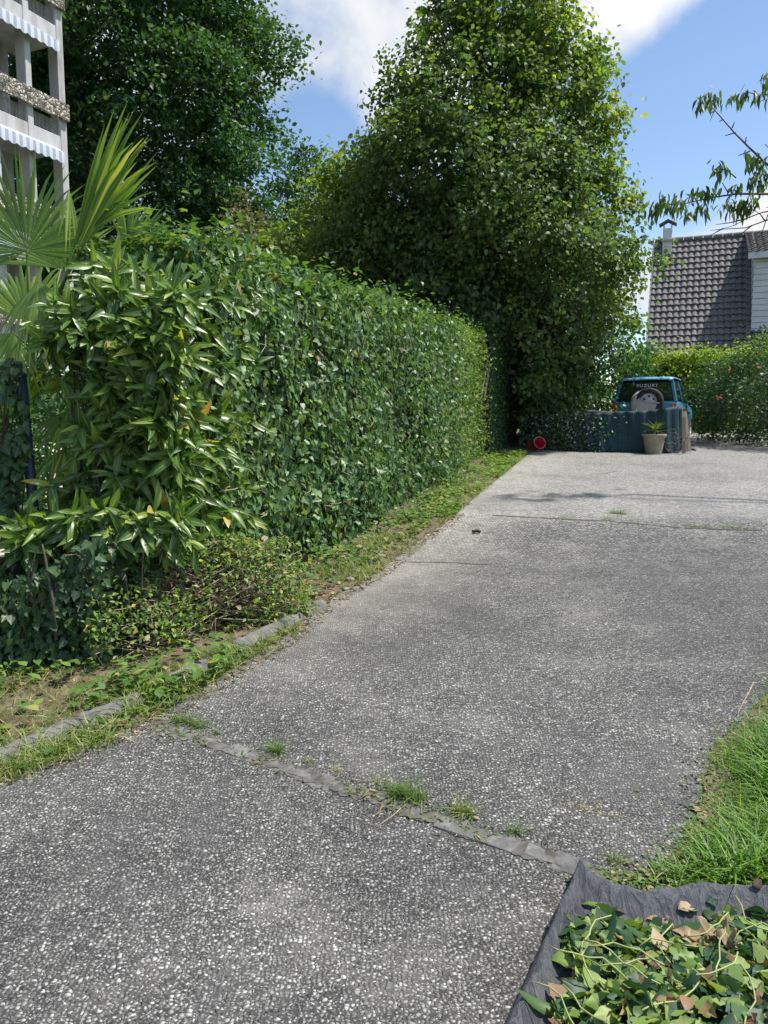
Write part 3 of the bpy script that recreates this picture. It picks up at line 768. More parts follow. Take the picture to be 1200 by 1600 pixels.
loose_leaf(1000, 1240, T_SMALL, .02, M['weedleaf'], 'tiny green seedling leaf on the right of the drive', 2.4, var=.8)
def stick(px, r, lab, mat, lift=.012):
    P = [gnd(*p) for p in px]
    mb = MB(); mb.tube([p - P[0] + Vector((0, 0, lift + r)) for p in P], r, 6)
    o = mb.build('stick', mat, None, True); o.location = P[0]
    return tag(o, lab, 'stick', 'sticks and straws on the drive')
stick([(739, 835), (744, 834), (750, 835)], .018, 'short dark stick lying alone on the upper drive', M['twig'])
stick([(588, 1295), (615, 1276), (638, 1255)], .0022, 'curved pale straw below the largest tuft', M['drytwig'], .004)
stick([(778, 1300), (805, 1300), (833, 1300)], .0018, 'straight pale straw across the small dark tuft', M['drytwig'])
stick([(1152, 1120), (1165, 1095), (1178, 1070)], .003, 'long thin straw at the right edge of the drive', M['drytwig'])
stick([(252, 1055), (300, 1060), (318, 1051)], .004, 'thin pale twig lying by the short kerb piece', M['drytwig'])

# ------------------------------------------------------------------ ivy hedge and its neighbours
def hx(y): return -1.2 + .311 * (y - 5)
HD = np.array([.297, .955, 0]); HN = np.array([.955, -.297, 0])
def hedge(name, y0, y1, thick, height, label, cat, mat, T, size, dens, bulge, off=0.0, ramp_down=0.0, tips_down=1.0, rough_top=.03, ends=True, jitter=.05, axis=None):
    """row hedge along the left of the drive; profile: front face, rounded top, back"""
    if axis is None:
        base = np.array([hx(y0) + off, y0, 0.0]); dirv = HD; nrm = HN; length = (y1 - y0) / HD[1]
    else:
        base, dirv, nrm, length = axis
    root = empty(name, Vector((base[0], base[1], gz(base[1]))), label, cat)
    rz = root.location
    per = height + thick + height * .8
    Lr = .16
    N = int(length * per * dens)
    s = rng.random(N) * length; p = rng.random(N) * per
    # profile point + normal
    out_ = np.zeros(N); z = np.zeros(N); no = np.zeros(N); nz_ = np.zeros(N)
    f = p < height; tp = (p >= height) & (p < height + thick); bk = p >= height + thick
    z[f] = p[f]; no[f] = 1
    out_[tp] = -(p[tp] - height); z[tp] = height; nz_[tp] = 1
    out_[bk] = -thick; z[bk] = height - (p[bk] - height - thick); no[bk] = -1
    # round the edge
    k = np.clip((z - (height - Lr)) / Lr, 0, 1)
    fr = f & (z > height - Lr); ang = k * math.pi / 2
    z[fr] = height - Lr + Lr * np.sin(ang[fr]); out_[fr] = -Lr + Lr * np.cos(ang[fr]); no[fr] = np.cos(ang[fr]); nz_[fr] = np.sin(ang[fr])
    gapn = wav(s, z * 1.2, 3.4, 4) + .6 * wav(s, z, 8.5, 2)
    b = bulge * (wav(s, z, 2.1, 1) + .6 * wav(s, z * 1.4, 5.3, 2))
    jit = np.abs(rng.normal(0, jitter, N)) * (1 + 1.6 * np.clip(gapn, 0, 1)) * np.where(rng.random(N) < .12, -1.2, 1)
    rad = b - jit
    zt = z * (1 - ramp_down * s / length)
    pos = base + dirv * s[:, None] + nrm * (out_ + no * rad)[:, None]
    pos[:, 2] = gza(pos[:, 1]) + np.maximum(zt + nz_ * (rad + rough_top * np.abs(rng.normal(0, 1, N))), .02)
    n = nrm * no[:, None] + np.array([0, 0, 1]) * (nz_ + .35)[:, None] + rng.normal(0, .42, (N, 3))
    d = np.array([0, 0, -tips_down]) + rng.normal(0, .55, (N, 3)) + nrm * (no * .15)[:, None]
    d[tp] = rnd_dir(tp.sum()) * np.array([1, 1, .4])
    scatter('foliage', T, pos - np.array(rz), d, n, size * (.55 + .75 * rng.random(N)), mat, root)
    # solid dark box added inside so no light leaks through the leaves
    ins = .19
    mb = MB()
    base_c = base + dirv * (.4 if axis is None else .2)
    hs = [base_c + nrm * -ins, base + dirv * length + nrm * -ins, base + dirv * length + nrm * -(thick - ins), base_c + nrm * -(thick - ins)]
    lo = [Vector((h[0], h[1], gz(h[1]) + .12)) - rz for h in hs]
    hi_ = [Vector((h[0], h[1], gz(h[1]) + (height - ins) * (1 - (ramp_down if i in (1, 2) else 0)))) - rz for i, h in enumerate(hs)]
    mb.hexa(lo + hi_); mb.build('added_core', M['twig'], root)
    # stems seen at the foot
    mb = MB()
    for i in range(int(length * 5)):
        q = base + dirv * random.uniform(0, length) + nrm * random.uniform(-.22, -.05)
        h = random.uniform(.25, .8); g = gz(q[1])
        mb.tube([Vector((q[0], q[1], g - .02)) - rz, Vector((q[0] + random.uniform(-.06, .06), q[1] + random.uniform(-.06, .06), g + h * .5)) - rz, Vector((q[0] + random.uniform(-.1, .1), q[1] + random.uniform(-.1, .1), g + h)) - rz], [.010, .007, .004], 5)
    mb.build('stems', M['twig'], root)['kind'] = 'stuff'
    return root
ih = hedge('ivy_hedge', 5.05, 13.0, .95, 2.42, 'long tall hedge covered in glossy green ivy along the drive', 'hedge', M['ivy'], T_IVY, .056, 1750, .14, jitter=.085)
# larger young leaves in loose patches on the face and top
PP = []; ND = []
for k in range(130):
    y = 5.1 + 7.8 * random.random() ** 1.4; zc = random.uniform(.35, 2.5)
    for m_ in range(random.randint(6, 22)):
        yy = y + random.gauss(0, .13); zz = min(2.5, zc + random.gauss(0, .16))
        q = np.array([hx(yy), yy, 0.]) + HN * (.06 + .05 * random.random() - (.18 * random.random() if zz > 2.38 else 0))
        q[2] = gz(yy) + zz; PP.append(q)
PP = np.array(PP); N = len(PP)
scatter('young_leaves', T_IVY, PP - np.array(ih.location), np.array([0, 0, -.8]) + rng.normal(0, .6, (N, 3)), HN + np.array([0, -.2, .7]) + rng.normal(0, .4, (N, 3)), .063 * (.6 + .7 * rng.random(N)), M['ivy'], ih, var=np.clip(.45 + .45 * rng.random(N), 0, .98))
mb = MB()
for k in range(90):
    y = 5.1 + 7.8 * random.random(); q = Vector((hx(y), y, gz(y) + random.uniform(.3, 2.2))) + Vector(HN) * .07 - ih.location
    e = q + Vector(HD) * random.uniform(-.25, .25) + Vector((0, 0, random.uniform(-.25, .1))) + Vector(HN) * .05
    mb.tube([q, q.lerp(e, .5) + Vector(HN) * .03, e], [.004, .0035, .002], 4, False)
mb.build('runners', M['drytwig'], ih)['kind'] = 'stuff'
# end face of the ivy hedge toward the camera
N = 4200
w = rng.random(N) * .95; z = rng.random(N) ** .9 * 2.4
pos = np.array([hx(5.05), 5.05, 0]) - HN * w[:, None] - HD * (np.abs(rng.normal(0, .07, N)) - .1 + .05 * wav(w, z, 5))[:, None]
pos[:, 2] = gza(pos[:, 1]) + z
scatter('foliage', T_IVY, pos - np.array(ih.location), np.array([0, 0, -1]) + rng.normal(0, .5, (N, 3)), -HD + np.array([.2, 0, .4]) + rng.normal(0, .4, (N, 3)), .06 * (.6 + .7 * rng.random(N)), M['ivy'], ih)
pv = hedge('privet_hedge', 13.05, 15.6, .85, 2.38, 'lighter privet hedge section just past the ivy hedge', 'hedge', M['privet'], T_OVATE, .05, 1500, .09, off=-.06, jitter=.08, tips_down=-.2, rough_top=.06)
mb = MB()
for i in range(9):
    y = 14.9 + random.uniform(-.25, .3); q = Vector((hx(y) + .02, y, gz(y) + random.uniform(1.15, 1.35))) - pv.location
    mb.tube([q, q + Vector((random.uniform(.02, .10), random.uniform(-.1, .12), random.uniform(.35, .6)))], [.012, .006], 5)
mb.build('dry_twig', M['drytwig'], pv)
hedge('trimmed_hedge', 15.7, 19.6, .8, 2.36, 'dark flat trimmed hedge at the far end of the row', 'hedge', M['trim'], T_OVATE, .042, 1700, .02, off=.02, jitter=.03, tips_down=0, rough_top=.015)

# ------------------------------------------------------------------ laurel, low shrub, dark ivy, posts
def rosette_leaves(centers, axes, per, size, spread=(.5, 1.25)):
    P = []; D = []; Nn = []; Sz = []
    for c, ax_ in zip(centers, axes):
        ax_ = ax_ / np.linalg.norm(ax_)
        t1 = np.cross(ax_, [.3, .2, .9]); t1 /= np.linalg.norm(t1); t2 = np.cross(ax_, t1)
        k = rng.integers(per[0], per[1] + 1)
        for i in range(k):
            a = i * 2.4 + rng.random() * .5
            sp = spread[0] + (spread[1] - spread[0]) * (i / k) + rng.normal(0, .1)
            rad = t1 * math.cos(a) + t2 * math.sin(a)
            d = ax_ * math.cos(sp) + rad * math.sin(sp) + np.array([0, 0, -.42]) + rng.normal(0, .12, 3)
            n = ax_ * math.sin(sp) - rad * math.cos(sp) + np.array([0, 0, .35]) + rng.normal(0, .12, 3)
            P.append(c - ax_ * (.05 * i / k)); D.append(d); Nn.append(n); Sz.append(size * (.65 + .55 * rng.random()))
    return np.array(P), np.array(D), np.array(Nn), np.array(Sz)
la = W(-1.75, 4.75)
laurel = empty('laurel_shrub', la, 'glossy long leaved laurel shrub at the near end of the ivy hedge', 'shrub')
C = []; A = []
tries = 0
while len(C) < 540 and tries < 60000:
    tries += 1
    u = rng.uniform(30, 392); v = rng.uniform(412, 860)
    # outline of the shrub in plan and height, as read from the place
    if u < 135 and v < 470: continue
    if u < 78 and v < 800: continue
    if u < 130 and 590 < v < 790 and rng.random() < .6: continue
    if u < 140 and v < 600 and rng.random() < .45: continue
    if u > 318 + 30 * math.sin(v * .021) and v > 470 and rng.random() < .72: continue
    if u > 270 and v < 440 and rng.random() < .4: continue
    if v > 800 and (u < 30 or u > 330): continue
    wgt = 1.0
    if u < 160 and 560 < v < 800: wgt = .35
    if 130 < u < 260 and 690 < v < 780: wgt = .35
    if rng.random() > wgt: continue
    Y = (4.42 + .16 * (u / 270) if u < 270 else 2.755 / (.311 - (u - 600) / 1200.) - .14) + abs(rng.normal(0, .16)) + (.2 if v < 450 else 0)
    if v > 790: Y -= .12
    p = at(u, v, Y)
    C.append(np.array(p)); 
    axx = np.array([.35 + rng.normal(0, .35), -.75 + rng.normal(0, .35), .5 + rng.normal(0, .4)])
    if v < 480: axx[2] += .3
    A.append(axx)
C = np.array(C); A = np.array(A)
P, D, Nn, Sz = rosette_leaves(C, A, (6, 10), .165)
scatter('foliage', T_LAUREL, P - np.array(la), D, Nn, Sz, M['laurel'], laurel, var=np.clip(rng.random(len(P)) ** .9, 0, 1))
# inner, older leaves that fill the depth
N = 2300
uu = rng.uniform(130, 330, N); vv = rng.uniform(425, 840, N); YY = 4.85 + .2 * uu / 330 + rng.random(N) * .4
pos = np.array([at(a, b, c) for a, b, c in zip(uu, vv, YY)])
scatter('inner_foliage', T_LAUREL, pos - np.array(la), rnd_dir(N) + np.array([0, -.3, -.4]), rnd_dir(N) + np.array([0, -.5, .6]), .14 * (.6 + .6 * rng.random(N)), M['laurel'], laurel, var=rng.random(N) * .6)
mb = MB()
for i in range(0, len(C), 4):
    c = Vector(C[i]) - la
    b = Vector((random.uniform(-.35, .35), random.uniform(-.2, .2), 0))
    m_ = b.lerp(c, .55) + Vector((random.uniform(-.1, .1), random.uniform(0, .25), .15))
    mb.tube([b, b.lerp(m_, .5) + Vector((0, .05, .05)), m_, c], [.016, .012, .008, .004], 5, False)
mb.build('stems', M['bark'], laurel, True)['kind'] = 'stuff'

# low twiggy shrub
lo_c = W(-1.15, 4.75)
low = empty('low_shrub', lo_c, 'low twiggy shrub with tiny yellow green leaves in front of the laurel', 'shrub')
def low_pts(N, shell=.6):
    t = rng.random(N)                              # along its length
    a = rng.random(N) * np.pi
    rr = shell + (1 - shell) * rng.random(N) ** .5
    cx = -1.80 + 1.13 * t; cy = 4.27 + 1.10 * t
    wv = .30 + .06 * np.sin(t * 9); hv = .50 + .06 * np.sin(t * 11 + 1) - .12 * (t < .12)
    off = np.cos(a) * wv * rr; h = np.sin(a) * hv * rr + .04
    x = cx + .72 * off; y = cy - .69 * off
    return np.stack([x, y, gza(y) + h], 1), np.stack([.72 * np.cos(a), -.69 * np.cos(a), np.sin(a)], 1)
pos, nn = low_pts(9500, .72)
keep = rng.random(len(pos)) < np.clip(.55 + .8 * wav(pos[:, 0] + pos[:, 1], pos[:, 2] * 2, 6, 1) + .8 * (pos[:, 2] - gza(pos[:, 1]) - .25), .07, 1)
pos = pos[keep]; nn = nn[keep]
scatter('foliage', T_SMALL, pos - np.array(lo_c), rnd_dir(len(pos)), nn + rng.normal(0, .6, (len(pos), 3)) + np.array([0, 0, .5]), .022 + .02 * rng.random(len(pos)), M['coton'], low)
mb = MB(); mb2 = MB()
pe, ne = low_pts(420, .9)
for i in range(420):
    e = Vector(pe[i]) - lo_c
    t = random.random(); b = Vector((-1.80 + 1.13 * t, 4.27 + 1.10 * t, 0)); b.z = gz(b.y); b -= lo_c
    e2 = b.lerp(e, 1); m_ = b.lerp(e2, .5) + Vector((random.uniform(-.08, .08), random.uniform(-.08, .08), random.uniform(.0, .12)))
    (mb if i % 2 else mb2).tube([b, m_, e2, e2 + Vector((random.uniform(-.06, .06), random.uniform(-.06, .06), random.uniform(-.08, .02)))], [.004, .003, .0022, .0012], 4, False)
mb.build('twigs', M['twig'], low)['kind'] = 'stuff'; mb2.build('dry_twigs', M['drytwig'], low)['kind'] = 'stuff'
pos, nn = low_pts(70, .8)
scatter('dead_leaves', T_OVATE, pos - np.array(lo_c), rnd_dir(70), nn, .025 + .04 * rng.random(70), M['litter'], low)['kind'] = 'stuff'

# dark ivy mound on the wire fence, bottom left
iv = W(-2.1, 4.15)
ivm = empty('ivy_mound', iv, 'dark ivy growing over the low wire fence at the left edge', 'ivy')
def mound(N, x0, x1, y0, y1, hmax, th=.22):
    t = rng.random(N); x = x0 + (x1 - x0) * t; y = y0 + (y1 - y0) * t
    h = rng.random(N) * hmax * (.85 + .15 * np.sin(x * 7))
    o_ = np.abs(rng.normal(0, th, N)); y = y - .12 + o_
    return np.stack([x, y, gza(y) + h], 1)
pos = mound(4200, -2.9, -1.55, 3.95, 4.3, .72)
N = len(pos)
scatter('foliage', T_IVY, pos - np.array(iv), np.array([0, -.2, -1]) + rng.normal(0, .5, (N, 3)), np.array([.2, -1, .5]) + rng.normal(0, .4, (N, 3)), .05 * (.6 + .7 * rng.random(N)), M['ivy_dark'], ivm)
# mixed dark leaves between mound and low shrub
pos = mound(900, -1.85, -1.4, 4.2, 4.6, .68, .18); N = len(pos)
scatter('broad_leaf', T_OVATE, pos - np.array(iv), rnd_dir(N) + np.array([0, -.3, -.5]), np.array([.2, -.9, .6]) + rng.normal(0, .4, (N, 3)), .045 + .045 * rng.random(N), M['ivy_dark'], ivm)
mb = MB()
for i in range(9):
    x = random.uniform(-2.0, -1.3); y = 4.1 + (x + 2) * .5
    b = W(x, y) - iv
    mb.tube([b, b + Vector((random.uniform(-.1, .1), random.uniform(-.06, .06), .3)), b + Vector((random.uniform(-.18, .18), random.uniform(-.1, .1), random.uniform(.5, .75)))], [.009, .007, .004], 5)
mb.build('stems', M['bark'], ivm)['kind'] = 'stuff'
core = MB(); core.box(W(-2.3, 4.42, .3) - iv, (1.2, .12, .5), Matrix.Rotation(.26, 3, 'Z')); core.build('added_core', M['twig'], ivm)  # solid core box added inside the ivy, as in the hedges

# ivy climbing at the post
iv2 = W(-2.35, 4.6)
o = empty('climbing_ivy', iv2, 'ivy climbing beside the dark blue post at the left edge', 'ivy')
N = 1500
uu = rng.uniform(-60, 36, N); vv = rng.uniform(560, 830, N); uu += 10 * np.sin(vv * .03)
pos = np.array([at(a, b, c) for a, b, c in zip(uu, vv, 4.5 + np.abs(rng.normal(0, .12, N)))])
keep = (wav(pos[:, 0], pos[:, 2], 9, 1) > -.25) & ((uu > 4) | (vv < 640) | (rng.random(N) < .4))
pos = pos[keep]; N = len(pos)
scatter('foliage', T_IVY, pos - np.array(iv2), np.array([0, -.2, -1]) + rng.normal(0, .5, (N, 3)), np.array([.3, -1, .5]) + rng.normal(0, .4, (N, 3)), .055 * (.6 + .7 * rng.random(N)), M['ivy_dark'], o)
mb = MB()
for i in range(16):
    a = at(random.uniform(-30, 36), random.uniform(780, 860), 4.55) - iv2; b = at(random.uniform(-30, 36), random.uniform(570, 660), 4.55) - iv2
    mb.tube([a, a.lerp(b, .35) + Vector((random.uniform(-.06, .06), .02, 0)), a.lerp(b, .7) + Vector((random.uniform(-.06, .06), .02, 0)), b], [.006, .005, .004, .003], 4)
mb.build('stems', M['twig'], o)['kind'] = 'stuff'

pb = W(-2.07, 4.62)
post = empty('fence_post', pb, 'dark blue round metal post leaning among ivy and laurel', 'post')
mb = MB(); top = at(33, 588, 4.62) - pb; bot = at(53, 805, 4.62) - pb; dv = (top - bot).normalized()
foot = bot + dv * (-(bot.z + .05) / dv.z)
mb.tube([foot, bot, top], [.031, .031, .031], 16); mb.build('pole', M['bluepost'], post, True)
mb = MB(); mb.tube([top - dv * .002, top + dv * .012, top + dv * .022], [.034, .034, .02], 16); mb.build('cap', M['bluepost'], post, True)

# wire fence fragment at lower left
wf = W(-2.2, 3.95)
o = empty('wire_fence', wf, 'silvery diamond wire mesh showing through the dark ivy at left', 'fence')
mb = MB()
for i in range(-6, 9):
    for sgn in (1, -1):
        x0 = -2.75 + i * .075; L_ = .50
        pts_ = [(x0 + sgn * L_ * t, .02 + L_ * 1.05 * t) for t in np.linspace(0, 1, 12)]
        pts_ = [p_ for p_ in pts_ if -3.1 < p_[0] < -2.02]
        if len(pts_) < 2: continue
        mb.tube([W(x, 3.76 + (x + 2.2) * .26 + .004 * sgn, z) - wf for x, z in pts_], .0016, 4)
mb.build('mesh_wire', M['wire'], o)
# a dead arching stem by the mound
mb = MB(); P = [at(u, v, 4.1) for u, v in ((88, 1000), (84, 950), (72, 880), (66, 850))]
mb.tube([p - P[0] for p in P], [.010, .009, .007, .004], 6)
o = mb.build('dead_stem', M['bark'], None, True); o.location = P[0]; tag(o, 'bare brown stem rising from the bed beside the dark ivy', 'stem')
mb = MB(); P = [at(u, v, 4.2) for u, v in ((128, 930), (130, 905), (132, 878), (120, 866), (104, 868), (92, 882))]
mb.tube([p - P[0] for p in P], [.008, .007, .006, .005, .004, .003], 6)
o = mb.build('dead_stem', M['drytwig'], None, True); o.location = P[0]; tag(o, 'pale arched dry stem hooping over in front of the ivy', 'stem')

# ------------------------------------------------------------------ fan palm
def frond(center, axis, facing, rad, spread, nseg, mat, parent, droop=.25, fold=.35, name='frond', split=.5, var0=0, wmul=1.0):
    """fan of folded leaflets around axis"""
    axis = Vector(axis).normalized(); facing = Vector(facing); facing = (facing - axis * facing.dot(axis)).normalized(); sd = axis.cross(facing).normalized()
    V = []; F = []; va = []; lxs = []
    for i in range(nseg):
        a = -spread + 2 * spread * (i + .5) / nseg
        Lg = rad * (1 - .22 * (abs(a) / max(spread, .01)) ** 2) * random.uniform(.92, 1.05)
        d = axis * math.cos(a) + sd * math.sin(a)
        e = -axis * math.sin(a) + sd * math.cos(a)
        half = spread / nseg
        st = [(.0, .0), (.25, .25), (split, split * .98), (.78, split * .55), (1.0, .012)]
        bend = droop * random.uniform(.3, 1.7); tw = random.uniform(-.05, .05)
        vr = min(1, max(0, random.random() * .85 + var0))
        b = len(V)
        for r_, wq in st:
            wd = Lg * wq * math.tan(half) * wmul if half < 1 else 0
            z = Vector((0, 0, -1)) * (bend * max(0, r_ - split * .8) ** 2 * Lg * 1.6)
            p = center + d * (Lg * r_) + e * (tw * Lg * r_ * r_) + z
            V += [p - e * wd + facing * 0, p + facing * (fold * wd), p + e * wd]; va += [vr] * 3; lxs += [1, 0, 1]
        for k in range(len(st) - 1):
            c = b + k * 3
            F += [(c, c + 1, c + 4, c + 3), (c + 1, c + 2, c + 5, c + 4)]
    return np_mesh(name, [tuple(v) for v in V], F, mat, parent, {'var': va, 'lx': lxs})
pc = W(-2.55, 5.7)
palm = empty('fan_palm', pc, 'fan palm with stiff pleated fronds behind the laurel', 'palm')
def petiole(mb, a, b):
    m_ = a.lerp(b, .5) + Vector((0, 0, .06)); mb.tube([a, m_, b], [.013, .010, .007], 6)
crown_pt = Vector((0, 0, 1.75))
fr = [  # hub pixel, depth, axis direction, facing, radius, spread, segs
    ((42, 392), 5.35, (-.12, -.1, 1), (.25, -1, .25), .68, 2.0, 44, .22, 0, .92),
    ((112, 395), 5.25, (.42, -.05, .90), (.5, -.8, 0), 1.12, .115, 9, .10, .08, 2.6),
    ((118, 398), 5.2, (.50, -.1, .86), (.4, -.8, 0), 1.04, .10, 7, .25, .16, 2.4),
    ((130, 385), 5.3, (.58, .0, .80), (.4, -.9, 0), .82, .15, 9, .2, .15, 2.4),
    ((140, 360), 5.3, (.80, -.1, .55), (.3, -.9, 0), .55, .22, 6, .5, .15, 1.2),
    ((200, 400), 5.6, (.35, .1, .8), (.3, -.9, .3), .48, .8, 18, .2, 0, 1.2),
    ((60, 440), 5.2, (.2, -.4, -.9), (.1, -1, .1), .55, .8, 20, .4, 0),
    ((20, 520), 5.3, (-.3, -.3, -.8), (.1, -1, .1), .50, 1.1, 22, .4, 0),
    ((125, 560), 5.5, (.3, -.2, -.8), (.1, -1, .2), .46, 1.0, 22, .4, 0),
    ((110, 640), 5.5, (.1, -.3, -.7), (.2, -.9, .4), .42, 1.2, 22, .4, 0),
    ((95, 420), 5.8, (-.1, .3, .9), (.1, -1, .2), .6, 1.4, 30, .2, 0),
    ((150, 470), 5.5, (.25, -.3, -.9), (.3, -1, .1), .5, .30, 10, .5, .15),
    ((30, 640), 5.6, (-.2, -.4, .5), (.1, -.9, .4), .5, 1.5, 26, .5, 0), ((75, 760), 5.3, (.2, -.3, .1), (.1, -.8, .5), .45, 1.3, 22, .6, .1), ((40, 500), 5.9, (.2, .2, .5), (.1, -1, .2), .6, 1.7, 30, .3, 0),
    ((100, 700), 5.45, (.25, -.2, -.6), (.1, -.8, .5), .4, 1.3, 22, .4, .1),
]
mb = MB()
for (px, Y, axd, fc, rad, spr, ns, dr, v0, *wm) in fr:
    c = at(px[0], px[1], Y) - pc
    frond(c, axd, fc, rad, spr, ns, M['palm'], palm, droop=dr, var0=v0, wmul=wm[0] if wm else 1.15)
    st = crown_pt + Vector((random.uniform(-.05, .05), random.uniform(-.05, .05), random.uniform(-.3, 0)))
    if c.z < 1.2: st.z = min(st.z, c.z + .35)
    petiole(mb, st, c)
mb.build('leaf_stalk', M['palm'], palm, True)
me_ = palm.children[-1].data
a_ = me_.attributes.new('var', 'FLOAT', 'POINT'); a_.data.foreach_set('value', np.full(len(me_.vertices), .4, dtype=np.float32))
# drooping broken leaflets
frond(at(108, 295, 5.35) - pc, (.05, -.3, -1), (.2, -1, 0), .42, .28, 6, M['palm'], palm, droop=.2, var0=.25, name='broken_frond')
frond(at(150, 470, 5.3) - pc, (.12, -.3, -1), (.2, -1, 0), .40, .16, 6, M['palm_dry'], palm, droop=.1, var0=.2, name='dry_frond')
mb = MB()
pts = [Vector((0.02 * math.sin(i), .02 * math.cos(i * 1.3), i * 1.8 / 12 - .05)) for i in range(13)]
mb.tube(pts, [.105 + .02 * (i % 2) for i in range(13)], 14)
fib = noise_mat('palm_fibre', [(.3, (.035, .025, .017)), (.7, (.12, .09, .06))], 12, 7, .95, 1.0, 40, stretch=(1, 1, 4))
mb.build('trunk', fib, palm, True)
frond(at(478, 840, 5.35) - pc, (.2, -.3, .8), (0, -1, .4), .01, .3, 2, M['palm'], palm, name='leaf_stub')
palm.children[-1].hide_render = False
bpy.data.objects.remove(palm.children[-1])
# seedling palm in the verge
sp = gnd(478, 848)
o = empty('palm_seedling', sp, 'small palm seedling sprouting at the foot of the ivy hedge', 'plant')
frond(Vector((0, 0, .05)), (.1, -.3, .6), (0, -.9, .5), .26, 1.35, 14, M['palm'], o, droop=.3)
mb = MB(); mb.tube([Vector((0, 0, -.01)), Vector((0, 0, .06))], [.008, .006], 6); mb.build('stalk', M['weedleaf'], o)

# ------------------------------------------------------------------ trees
def limb_tubes(mb, base, tops, r0, n_trunk=1, sway=.4, r_end=.012):
    for tpt in tops:
        b = Vector(base[0]); e = Vector(tpt)
        fk = random.uniform(*base[1]); st = b + Vector((random.uniform(-.06, .06), random.uniform(-.06, .06), fk))
        m1 = st.lerp(e, .4) + Vector((random.uniform(-sway, sway) * .4, random.uniform(-sway, sway) * .4, (e - st).length * .10))
        m2 = st.lerp(e, .75) + Vector((random.uniform(-sway, sway) * .5, random.uniform(-sway, sway) * .5, (e - st).length * .06))
        mb.tube([st, m1, m2, e], [r0, r0 * .62, r0 * .34, r_end], 6, False)
def tree(name, label, base, zr, nclump, per, clump_r, size, mat, T, trunk_pts, trunk_r, shell=.45, nlimbs=90, flat=.7, limb_r=.05, yscale=1.0, keep=None, bark=None, hang=.5, var_fn=None, cx_fn=None, gap=.0, group=None):
    """zr: list of (height above base, radius)"""
    root = empty(name, base, label, 'tree', group)
    zs = np.array([a for a, b in zr]); rs = np.array([b for a, b in zr])
    C = []
    zz = np.linspace(zs[0], zs[-1], 200); ww = np.interp(zz, zs, rs) ** 1.35; ww /= ww.sum()
    while len(C) < nclump:
        z = rng.choice(zz, p=ww) + rng.normal(0, .05); r = np.interp(z, zs, rs)
        a = rng.random() * 2 * np.pi
        q = (shell + (1 - shell) * rng.random() ** .6)
        lump = 1 + .13 * math.sin(3 * a + z * 1.1) + .10 * math.sin(5 * a - z * 1.9) + .08 * math.sin(z * 3.7 + a)
        x = r * q * lump * math.cos(a); y = r * q * lump * math.sin(a) * yscale
        if cx_fn: x += cx_fn(z)
        if gap and wav(np.array([x + 3 * z * .3]), np.array([y + z]), 1.9, 1.0)[0] > gap and q < .97: continue
        p = np.array([x, y, z])
        if keep and not keep(p): continue
        C.append(p)
    C = np.array(C)
    N = nclump * per
    idx = np.repeat(np.arange(nclump), per)
    cr = clump_r * (.6 + .8 * rng.random(nclump))
    off = rng.normal(0, .5, (N, 3)) * cr[idx][:, None] * np.array([1, 1, flat])
    pos = C[idx] + off
    outw = norm(C * np.array([1, 1, .35]) + 1e-6)[idx]
    n = outw * .5 + np.array([0, 0, .75]) + rng.normal(0, .55, (N, 3))
    d = outw * .55 + np.array([0, 0, -hang]) + rng.normal(0, .55, (N, 3))
    cv = rng.random(nclump)
    var = np.clip(.55 * rng.random(N) + .45 * cv[idx], 0, 1)
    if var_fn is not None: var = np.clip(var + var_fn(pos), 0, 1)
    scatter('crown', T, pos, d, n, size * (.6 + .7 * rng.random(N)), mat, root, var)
    mb = MB()
    mb.tube([Vector(p) for p in trunk_pts], trunk_r, 10)
    mb.build('trunk', bark or M['bark'], root, True)
    mb = MB()
    sel = rng.choice(nclump, min(nlimbs, nclump), replace=False)
    H = trunk_pts[-1][2]
    for i in sel:
        e = C[i]
        k = min(.95, max(.08, (e[2] - np.linalg.norm(e[:2]) * .9) / H))
        kk = k * (len(trunk_pts) - 1); j = min(int(kk), len(trunk_pts) - 2)
        st = Vector(trunk_pts[j]).lerp(Vector(trunk_pts[j + 1]), kk - j)
        e = Vector(e); ln = (e - st).length
        m1 = st.lerp(e, .4) + Vector((rng.normal(0, .12), rng.normal(0, .12), ln * .12)); m2 = st.lerp(e, .75) + Vector((rng.normal(0, .12), rng.normal(0, .12), ln * .08))
        mb.tube([st, m1, m2, e], [limb_r * (1 - .6 * k), limb_r * .55 * (1 - .4 * k), limb_r * .3, .008], 5, False)
    mb.build('limb', bark or M['bark'], root, True)
    return root

# linden by the end of the hedge
lb = W(2.5, 18.7)
zr = [(.7, 1.4), (1.4, 2.7), (2.6, 3.0), (4.2, 3.15), (5.4, 3.3), (6.4, 3.1), (7.3, 2.75), (8.3, 2.3), (9.3, 1.8), (10.3, 1.3), (11.2, .95), (12, .5), (12.6, .12)]
def keep_linden(p):
    x, y, z = p
    if x < -1.0 and z > 6.9: return rng.random() < .6
    if z < 1.7 and x < -.2: return False
    if z < 2.5 and x > 2.3: return False
    if z < 2.35 and 2.5 + x < hx(18.7 + y) + .55: return False
    if z < 2.6 and x > 2.0: return rng.random() < .5
    return True
